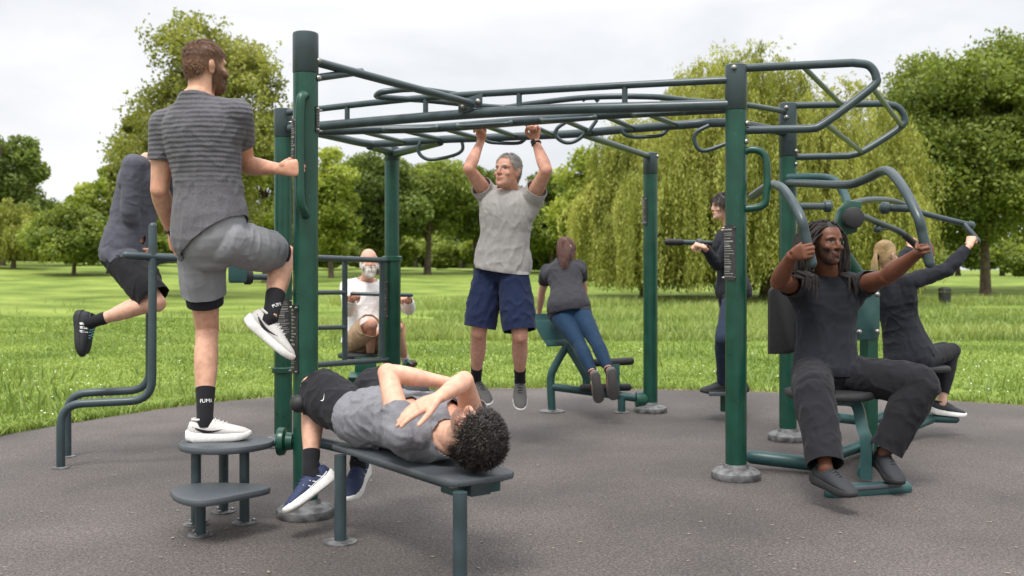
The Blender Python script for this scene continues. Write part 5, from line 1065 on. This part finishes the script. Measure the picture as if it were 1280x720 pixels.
# ---- 2. man on the dip bars
p = Person('person', G(P(165, 585, 6.3)), 'man in smoky grey sleeves dipping between the parallel bars, knees bent', .99)
p.torso(P(160, 318, 6.48), P(189, 204, 6.48), (.95, -.22, 0), (.95, -.25, 0), (-.03, 0, .02)); p.shoulders(lift=(.03, .03)); p.hips()
el = chain(162, 267, Vector(p.J['shR']), .29, True); p.arm('R', el, chain(169, 306, el, .25, False), (.35, .0, -.9), (.9, 0, .4), **GRIP)
el = chain(212, 262, Vector(p.J['shL']), .29, False); p.arm('L', el, chain(224, 307, el, .25, False), (.3, .0, -.9), (.9, 0, .4), **GRIP)
kn = chain(197, 379, Vector(p.J['hpR']), .43, True); p.leg('R', kn, chain(114, 403, kn, .42, False), (.12, -.12, -1), (1, 0, .15))
kn = chain(190, 376, Vector(p.J['hpL']), .43, False); p.leg('L', kn, chain(117, 403, kn, .42, False), (.16, -.1, -1), (1, 0, .15))
p.head(P(206, 176, 6.42), (.9, -.3, -.1), (.1, 0, 1)); p.finish_body(SK2, SKIN, hair=(.06, .04, .03), scalp=scalp_short, vox=.0048)
p.bottoms(BLACK, .9, .024, 'shorts', .012, .0065, .02, 15); p.socks(SOCK, .09)
p.top(SMOKE, 1.72, .012, -.10, .02, amp=.010, vox=.0065, seed=14)
TEAL = plain('teal_trim', lin(120, 180, 186), .6); p.shoe('R', SH_B, SOLE_B, WHITE, mark='stripes', lace=TEAL); p.shoe('L', SH_B, SOLE_B, WHITE, mark='stripes', lace=TEAL)
p.hair_strands('hair', H_DB, scalp_short, radial((0, -.055, .16)), .022, 2500, .0016, 2, seed=5)
# ---- 3. man lying on the bench
hc = (b_nr + b_fr) / 2 - BA * .085; N_ = V(*((b_nr + b_fr) / 2 - BA * .285).xy, .535); Pv = V(*((b_nr + b_fr) / 2 - BA * .87).xy, .545)
p = Person('person', G((N_ + Pv) / 2), 'curly-haired man in grey shirt lying on the bench, arms crossed over his chest', 1.0)
p.torso(Pv, N_, (0, 0, 1), (0, 0, 1), (0, 0, .012)); p.shoulders(lift=(.02, .02)); p.hips()
p.J['shL'] = p.J['shL'] + np.array([0, 0, .015]); p.J['shR'] = p.J['shR'] + np.array([0, 0, .03])
el = chain(484, 466, Vector(p.J['shL']), .295, False); p.arm('L', el, chain(568, 480, el, .262, False), (.66, .45, -.55), (-.1, .25, -1), 1.0, curl=(18, 25, 18)); LE = el
el = chain(580, 476, Vector(p.J['shR']), .29, True); wrR = chain(550, 496, el, .25, True); p.arm('R', el, wrR, (-.72, -.12, -.34), (-.05, .42, -.9), .97, curl=(6, 12, 8), spread=.35, thumb=(.7, .6, .1), thumb2=(.85, .4, .1))
p.leg('L', V(-.955, 4.75, .645), chain(388, 590, V(-.955, 4.75, .645), .42, True), (-.62, -.62, -.42)); kn = chain(464, 479, Vector(p.J['hpR']), .43, False); p.leg('R', kn, chain(447, 578, kn, .41, True), (-.2, -.9, -.35))
p.head(V(*hc.xy, .565), (-.10, -.05, 1), BA + V(0, 0, -.05), .058); p.finish_body(SK2, SKIN, hair=(.02, .016, .014), beard=((.12, .08, .06), .35), scalp=lambda q: (q[:, 2] > .01) * scalp_short(q), vox=.004)
p.bottoms(BLACK, .80, .028, 'shorts', .014, .0055, .024, 25); p.socks(SOCK, .10)
p.top(MIDG, .40, .010, fracs={'R': .28}, hem=-.06, flare=.01, amp=.016, neck_r=.074, vox=.0055, seed=24)
p.shoe('L', SH_N, SOLE_W, WHITE, mark='lines', lace=SH_N); p.shoe('R', SH_N, SOLE_W, WHITE, mark='lines', lace=SH_N)
big_scalp = lambda q: ((q[:, 2] > np.interp(q[:, 1], [-.12, -.05, -.02, .02, .06, .09, .11], [-.075, -.05, .0, .02, .045, .062, .07])) & ~((np.abs(q[:, 0]) > .071) & (q[:, 1] > -.04) & (q[:, 2] < .03))).astype(float)
p.hair_strands('hair', H_BK, big_scalp, lambda q: radial((0, -.02, 0))(q) + RNG.normal(size=q.shape) * .9, .052, 5600, .0022, 7, curl=.0065, lift=.018, seed=6, kink=.32)
SHO = p.lower[0]; stuck(405, 497, SHO, lambda: tick_mesh(.018), SHO, WHITE, 'shorts_mark', .004, tilt=1.3)
# ---- 4. old man on the rowing machine
p = Person('person', G(P(458, 500, 9.1)), 'white-bearded older man in white top and tan shorts seated behind the wall ladder', .97)
p.torso(P(454, 425, 9.15), P(459, 350, 9.2), (.25, -.97, 0), (.2, -.97, 0), (0, .03, 0)); p.shoulders(); p.hips()
el = chain(436, 388, Vector(p.J['shR']), .28, True); p.arm('R', el, chain(440, 371, el, .25, True), (.45, -.6, .4), (.1, -.5, -.9), **GRIP)
el = chain(511, 386, Vector(p.J['shL']), .28, True); p.arm('L', el, chain(510, 373, el, .25, True), (-.3, -.7, .3), (.0, -.5, -.9), **GRIP)
kn = chain(465, 405, Vector(p.J['hpR']), .43, True); p.leg('R', kn, chain(463, 448, kn, .41, False), (.15, -.95, .25)); kn = chain(497, 409, Vector(p.J['hpL']), .43, True); p.leg('L', kn, chain(507, 451, kn, .41, False), (.3, -.9, .3))
p.head(P(461, 327, 9.08), (.3, -.95, -.05), (0, -.05, 1)); p.finish_body(SKO, SKIN, hair=(.6, .58, .55), beard=((.62, .58, .54), .9), vox=.0052)
p.bottoms(TAN, .92, .03, 'shorts', .010, .007, .02, 35); p.socks(WHITEF, .06); p.shoe('R', BROWN, BROWN, BROWN); p.shoe('L', BROWN, BROWN, BROWN)
p.top(WHITEF, 1.85, .016, -.08, .02, amp=.010, vox=.007, seed=34)
p.hair_strands('beard', H_WH, beard_mask(-.14, -.035), lambda q: to_local(q, (0, .5, -1)), .05, 1500, .0026, 2, lift=.012, seed=8); p.hair_strands('hair', H_WH, lambda q: scalp_short(q) * (q[:, 2] < .055), radial((0, -.05, .16)), .02, 900, .0022, 2, seed=9)
# ---- 5. man hanging from the ladder
p = Person('person', G(P(630, 520, 6.72)), 'grey-haired man in pale shirt and navy shorts hanging from the overhead ladder', 1.0)
p.torso(P(627, 334, 6.74), P(638, 239, 6.74), (-.42, -.9, 0), (-.48, -.88, 0), (0, -.02, 0)); p.shoulders(lift=(.035, .035)); p.hips()
el = chain(586, 211, Vector(p.J['shR']), .285, True); p.arm('R', el, chain(601, 177, el, .25, False), (.03, .1, 1), (-.4, -.9, .05), **GRIP)
el = chain(683, 213, Vector(p.J['shL']), .285, True); p.arm('L', el, chain(669, 176, el, .25, False), (-.02, .1, 1), (-.4, -.9, .05), **GRIP)
kn = chain(598, 418, Vector(p.J['hpR']), .435, True); p.leg('R', kn, chain(595, 473, kn, .42, False), (.5, -.62, -.6)); kn = chain(650, 419, Vector(p.J['hpL']), .435, True); p.leg('L', kn, chain(650, 474, kn, .42, False), (.05, -.62, -.78))
p.head(P(635, 214, 6.66), (-.58, -.80, .1), (0, -.05, 1), .056); p.finish_body(SKO, SKIN, hair=(.42, .40, .38), vox=.0044)
p.bottoms(NAVY, .93, .020, 'shorts', .014, .006, .026, 45); p.socks(SOCK, .10)
p.top(LIGHTG, .38, .020, -.035, .03, neck_r=.085, amp=.012, vox=.006, seed=44)
p.shoe('R', SH_GR, SOLE_W, ORANGE, lace=SH_B); p.shoe('L', SH_GR, SOLE_W, ORANGE, lace=SH_B); p.watch('L', t=.9)
p.hair_strands('hair', H_GY, lambda q: scalp_short(q) * ((q[:, 1] < .055) | (q[:, 2] > .085)), lambda q: radial((0, .02, .16))(q) + np.array([0, -.4, 0]), .026, 4500, .0014, 2, lift=.006, seed=11)
# ---- 6. woman leaning on the incline bench
p = Person('person', G(P(735, 505, 8.3)), 'auburn-haired woman in dark tee and teal-navy leggings leaning on the incline bench', .93, True)
pv = P(711, 388, 8.32); nk = chain(703, 330, pv, .52, False); p.torso(pv, nk, (.12, 1, -.4), (.1, 1, -.5), (0, -.03, .02)); p.shoulders(lift=(.01, .01)); p.hips()
el = chain(677, 366, Vector(p.J['shL']), .27, False); p.arm('L', el, chain(674, 392, el, .24, False), (-.05, .3, -1), (.1, .9, .3), **GRIP)
el = chain(730, 362, Vector(p.J['shR']), .27, False); p.arm('R', el, chain(727, 392, el, .24, False), (-.05, .3, -1), (.1, .9, .3), **GRIP)
kn = chain(724, 430, Vector(p.J['hpL']), .41, True); p.leg('L', kn, chain(743, 471, kn, .39, True), (.12, .35, -.9), (-.1, .9, .3)); kn = chain(744, 425, Vector(p.J['hpR']), .41, True); p.leg('R', kn, chain(763, 467, kn, .39, True), (.12, .35, -.9), (-.1, .9, .3))
hd = chain(708, 311, nk, .15, False); p.head(hd, (.75, .62, -.15), (0, .25, 1), .05); p.finish_body(SKF, SKIN, hair=(.10, .05, .035), scalp=scalp_short, vox=.0048)
p.bottoms(NAVY2, 1.84, .004, 'leggings', .004, .006, 0, 55, shin_ease=.004); p.socks(SOCK, .05); p.shoe('L', PINK, SH_GR, PINK); p.shoe('R', PINK, SH_GR, PINK)
p.top(DKSHIRT, .48, .016, -.14, .03, amp=.009, vox=.0065, seed=54)
p.hair_strands('hair', H_RD, big_scalp, lambda q: to_local(q, (0, -.75, -.8)), lambda q: .34 + .10 * (q[:, 2] > .05), 5200, .0018, 10, lift=.008, grav=.95, seed=12, kink=.06, jit=.1, hug=.35, gdir=nrm(-p.up * .85 - p.cf * .34 + np.array([0, 0, -.1])))
# ---- 7. woman on the stepper behind the tall post
p = Person('person', G(P(915, 515, 8.0)), 'dark-haired woman in black top and dark jeans half hidden behind the bolted tall post', .92, True)
p.torso(P(915, 364, 8.0), P(911, 284, 8.0), (-1, -.1, 0), (-1, -.1, 0)); p.shoulders(); p.hips()
el = chain(896, 332, Vector(p.J['shL']), .27, True); p.arm('L', el, chain(880, 309, el, .24, True), (-.85, .1, .3), (.0, .4, -.9), **GRIP); el = chain(898, 330, Vector(p.J['shR']), .27, False); p.arm('R', el, chain(886, 308, el, .24, True), (-.85, .0, .3), (.0, -.4, -.9), **GRIP)
kn = chain(904, 422, Vector(p.J['hpL']), .41, True); p.leg('L', kn, P(904, 477, 7.96), (-1, -.15, -.02), (0, 0, 1)); kn = chain(918, 422, Vector(p.J['hpR']), .41, False); p.leg('R', kn, P(924, 477, 8.08), (-1, .05, -.02), (0, 0, 1))
p.head(P(903, 258, 7.98), (-.95, -.25, -.05), (0, 0, 1), .05); p.finish_body(SKF, SKIN, hair=(.03, .022, .02), scalp=scalp_short, vox=.005)
p.bottoms(DKBLUE, 1.97, .008, 'jeans', .007, .007, .004, 65); p.shoe('L', SH_B, SOLE_B, SH_B); p.shoe('R', SH_B, SOLE_B, SH_B)
p.top(INK, 1.9, .012, -.10, .02, amp=.008, vox=.007, seed=64)
p.hair_strands('hair', H_DB, big_scalp, lambda q: to_local(q, (0, -.8, -.6)), .12, 2600, .0022, 6, lift=.010, grav=.8, seed=13, jit=.1, hug=.6)
# ---- 8. man with dreadlocks on the press
p = Person('person', G(P(1036, 590, 5.65)), 'smiling man with black dreadlocks in charcoal clothes pushing the lever arms of the press', 1.03)
p.torso(P(1034, 464, 5.72), P(1034, 340, 5.74), (.1, -1, 0), (.08, -1, 0), (0, .03, 0)); p.shoulders(lift=(-.005, .0)); p.hips()
el = chain(973, 352, Vector(p.J['shR']), .30, True); wl = chain(990, 319, el, .25, True); p.arm('R', el, wl, (.468, -.863, .19), (.856, .492, .126), 1.1, **GRIP)
el = chain(1108, 346, Vector(p.J['shL']), .30, True); wl = chain(1148, 316, el, .26, True); p.arm('L', el, wl, (.417, -.834, .175), (-.826, -.439, -.125), 1.1, **GRIP)
kn = chain(1017, 490, Vector(p.J['hpR']), .45, True); p.leg('R', kn, chain(1032, 584, kn, .435, True), (.4, -.9, -.12), (0, 0, 1)); kn = chain(1154, 480, Vector(p.J['hpL']), .45, True); p.leg('L', kn, chain(1106, 566, kn, .43, True), (.1, -.95, -.25), (0, 0, 1))
p.head(P(1032, 303, 5.62), (.42, -.9, -.03), (.03, -.03, 1), .064); p.finish_body(SKD, SKIN, hair=(.012, .010, .010), beard=((.03, .018, .014), .5), lips=(.16, .06, .055), scalp=lambda q: big_scalp(q) * (q[:, 2] > np.where(q[:, 1] > .03, .082, -1)), vox=.0042); dm = p
p.bottoms(BLACK, 1.96, .022, 'trousers', .013, .006, .022, 75); p.shoe('R', SH_B, SOLE_B, SH_B); p.shoe('L', SH_B, SOLE_B, SH_B)
p.top(INK, .42, .012, -.07, .01, amp=.008, vox=.006, seed=74, k=1.05)
p.hair_strands('beard', hair_mat('beard_black', lin(24, 20, 19), .3, .9), beard_mask(), lambda q: to_local(q, (0, .2, -1)), .009, 1200, .0009, 2, lift=.003, seed=14)
rg = np.random.default_rng(5); pr = big_scalp(p.bq) * onskull(p.bq) * (p.bq[:, 2] > -.05) * ((p.bq[:, 1] < .05) | (p.bq[:, 2] > .088)); pr /= pr.sum(); idx = rg.choice(len(pr), 110, p=pr, replace=False); R3 = np.array(p.M.to_3x3()); mb = MB()
for i in idx:
    q0 = p.bq[i]; pts = []; rr = []; sg = math.copysign(1, q0[0] + rg.normal() * .01); ln = rg.uniform(.26, .36); c = q0.copy(); d = np.array([q0[0] * 9 + sg * .5, q0[1] * 2 - .6, .25 if q0[2] > .06 else .0]); j = 0; step = .022
    while j * step < ln:
        pts.append(Vector(npv(p.M.translation) + R3 @ (c * 1.03 * p.hk))); rr.append(.0072 * rg.uniform(.85, 1.15)); d = nrm(d * .80 + np.array([.13 * sg * (c[2] > -.02), -.05 if c[1] > -.02 else .04, -.42]) + rg.normal(size=3) * .13); c = c + d * step
        e = np.array([c[0] / .083, (c[1] + .006) / .106, c[2] / .125]); L0 = np.linalg.norm(e)
        if L0 < 1: c = c / L0
        if c[1] > .03 and c[2] < .075: c[0] = sg * max(abs(c[0]), .066 + .012 * (c[1] < .06)); c[1] = min(c[1], .062)
        if c[2] < -.11 and abs(c[0]) < .07: c[0] = sg * .07
        if c[2] < -.175: c[1] = max(c[1], .068) if q0[1] > -.05 else min(c[1], -.10)
        j += 1
    rr[-1] = .003; mb.tube(pts, rr, 7)
dr = mb.build('dreadlocks', plain('dreadlock_hair', lin(38, 32, 30), .8, 0, .5, 120, .8), p.root)
# ---- 9. blonde woman on the far seat of the press
p = Person('person', G(P(1145, 522, 7.1)), 'blonde ponytailed woman in dark hooded top and leggings reaching up to the levers', .92, True)
p.torso(P(1139, 447, 7.08), P(1114, 349, 7.08), (.85, .5, 0), (.85, .5, 0), (-.02, 0, 0)); p.shoulders(lift=(.03, .03)); p.hips()
el = chain(1184, 337, Vector(p.J['shR']), .29, False); p.arm('R', el, chain(1212, 307, el, .24, False), (.35, .35, .8), (.5, .6, -.3), **GRIP); el = chain(1124, 335, Vector(p.J['shL']), .28, False); p.arm('L', el, chain(1138, 309, el, .24, False), (.2, .4, .8), (.5, .6, -.3), **GRIP)
kn = chain(1190, 438, Vector(p.J['hpR']), .41, False); p.leg('R', kn, chain(1177, 503, kn, .39, True), (1, .02, -.12), (0, 0, 1)); kn = chain(1180, 437, Vector(p.J['hpL']), .41, False); p.leg('L', kn, chain(1163, 503, kn, .39, True), (1, .1, -.12), (0, 0, 1))
p.head(P(1107, 319, 7.04), (.82, .55, .08), (0, 0, 1), .05); p.finish_body(SKF, SKIN, hair=(.5, .32, .16), scalp=big_scalp, vox=.0048)
p.bottoms(BLACK, 1.82, .004, 'leggings', .004, .006, 0, 85, shin_ease=.004); p.shoe('R', SH_B, SOLE_W, WHITE, lace=SH_B); p.shoe('L', SH_B, SOLE_W, WHITE, lace=SH_B)
p.top(INK, 1.86, .016, -.15, .03, name='hooded_top', amp=.011, vox=.0065, seed=84)
tie = np.array([0, -.112, -.005])
p.hair_strands('hair', H_BL, big_scalp, lambda q: (lambda d: d / np.linalg.norm(d, axis=1, keepdims=True))(tie - q + 1e-6), lambda q: np.linalg.norm(q - tie, axis=1) * 1.0 + .01, 7000, .0018, 9, lift=.004, seed=15, jit=.05, hug=2.0)
R3 = np.array(p.M.to_3x3()); w_ = lambda q: Vector(npv(p.M.translation) + R3 @ (np.array(q) * p.hk)); rg = np.random.default_rng(8); mb = MB()
for i in range(150):
    a = rg.uniform(0, 6.28); r0 = rg.uniform(0, .016); r1 = rg.uniform(0, .034); L0 = rg.uniform(.13, .19); c_, s_ = math.cos(a), math.sin(a)
    pts = smoothpath([w_(tie + [c_ * r0, .012, s_ * r0]), w_(tie + [c_ * r0, -.02, s_ * r0 + .006]), w_(tie + [c_ * r1, -.04, s_ * r1 * .6 - L0 * .4]), w_(tie + [c_ * r1 * .8, -.035 + s_ * r1 * .5, -L0])], 4); mb.tube(pts, [.0028 * (1 - .7 * k / len(pts)) for k in range(len(pts))], 4)
pt = mb.build('ponytail', H_BL, p.root); face_attr(pt.data, 'shade', RNG.uniform(0, 1, len(pt.data.polygons)))
MB().tube([w_(tie + [math.cos(q) * .019, -.004, math.sin(q) * .019]) for q in np.linspace(0, 6.28, 17)[:-1]], .006, 8, closed=True).build('hair_tie', SOCK, p.root)
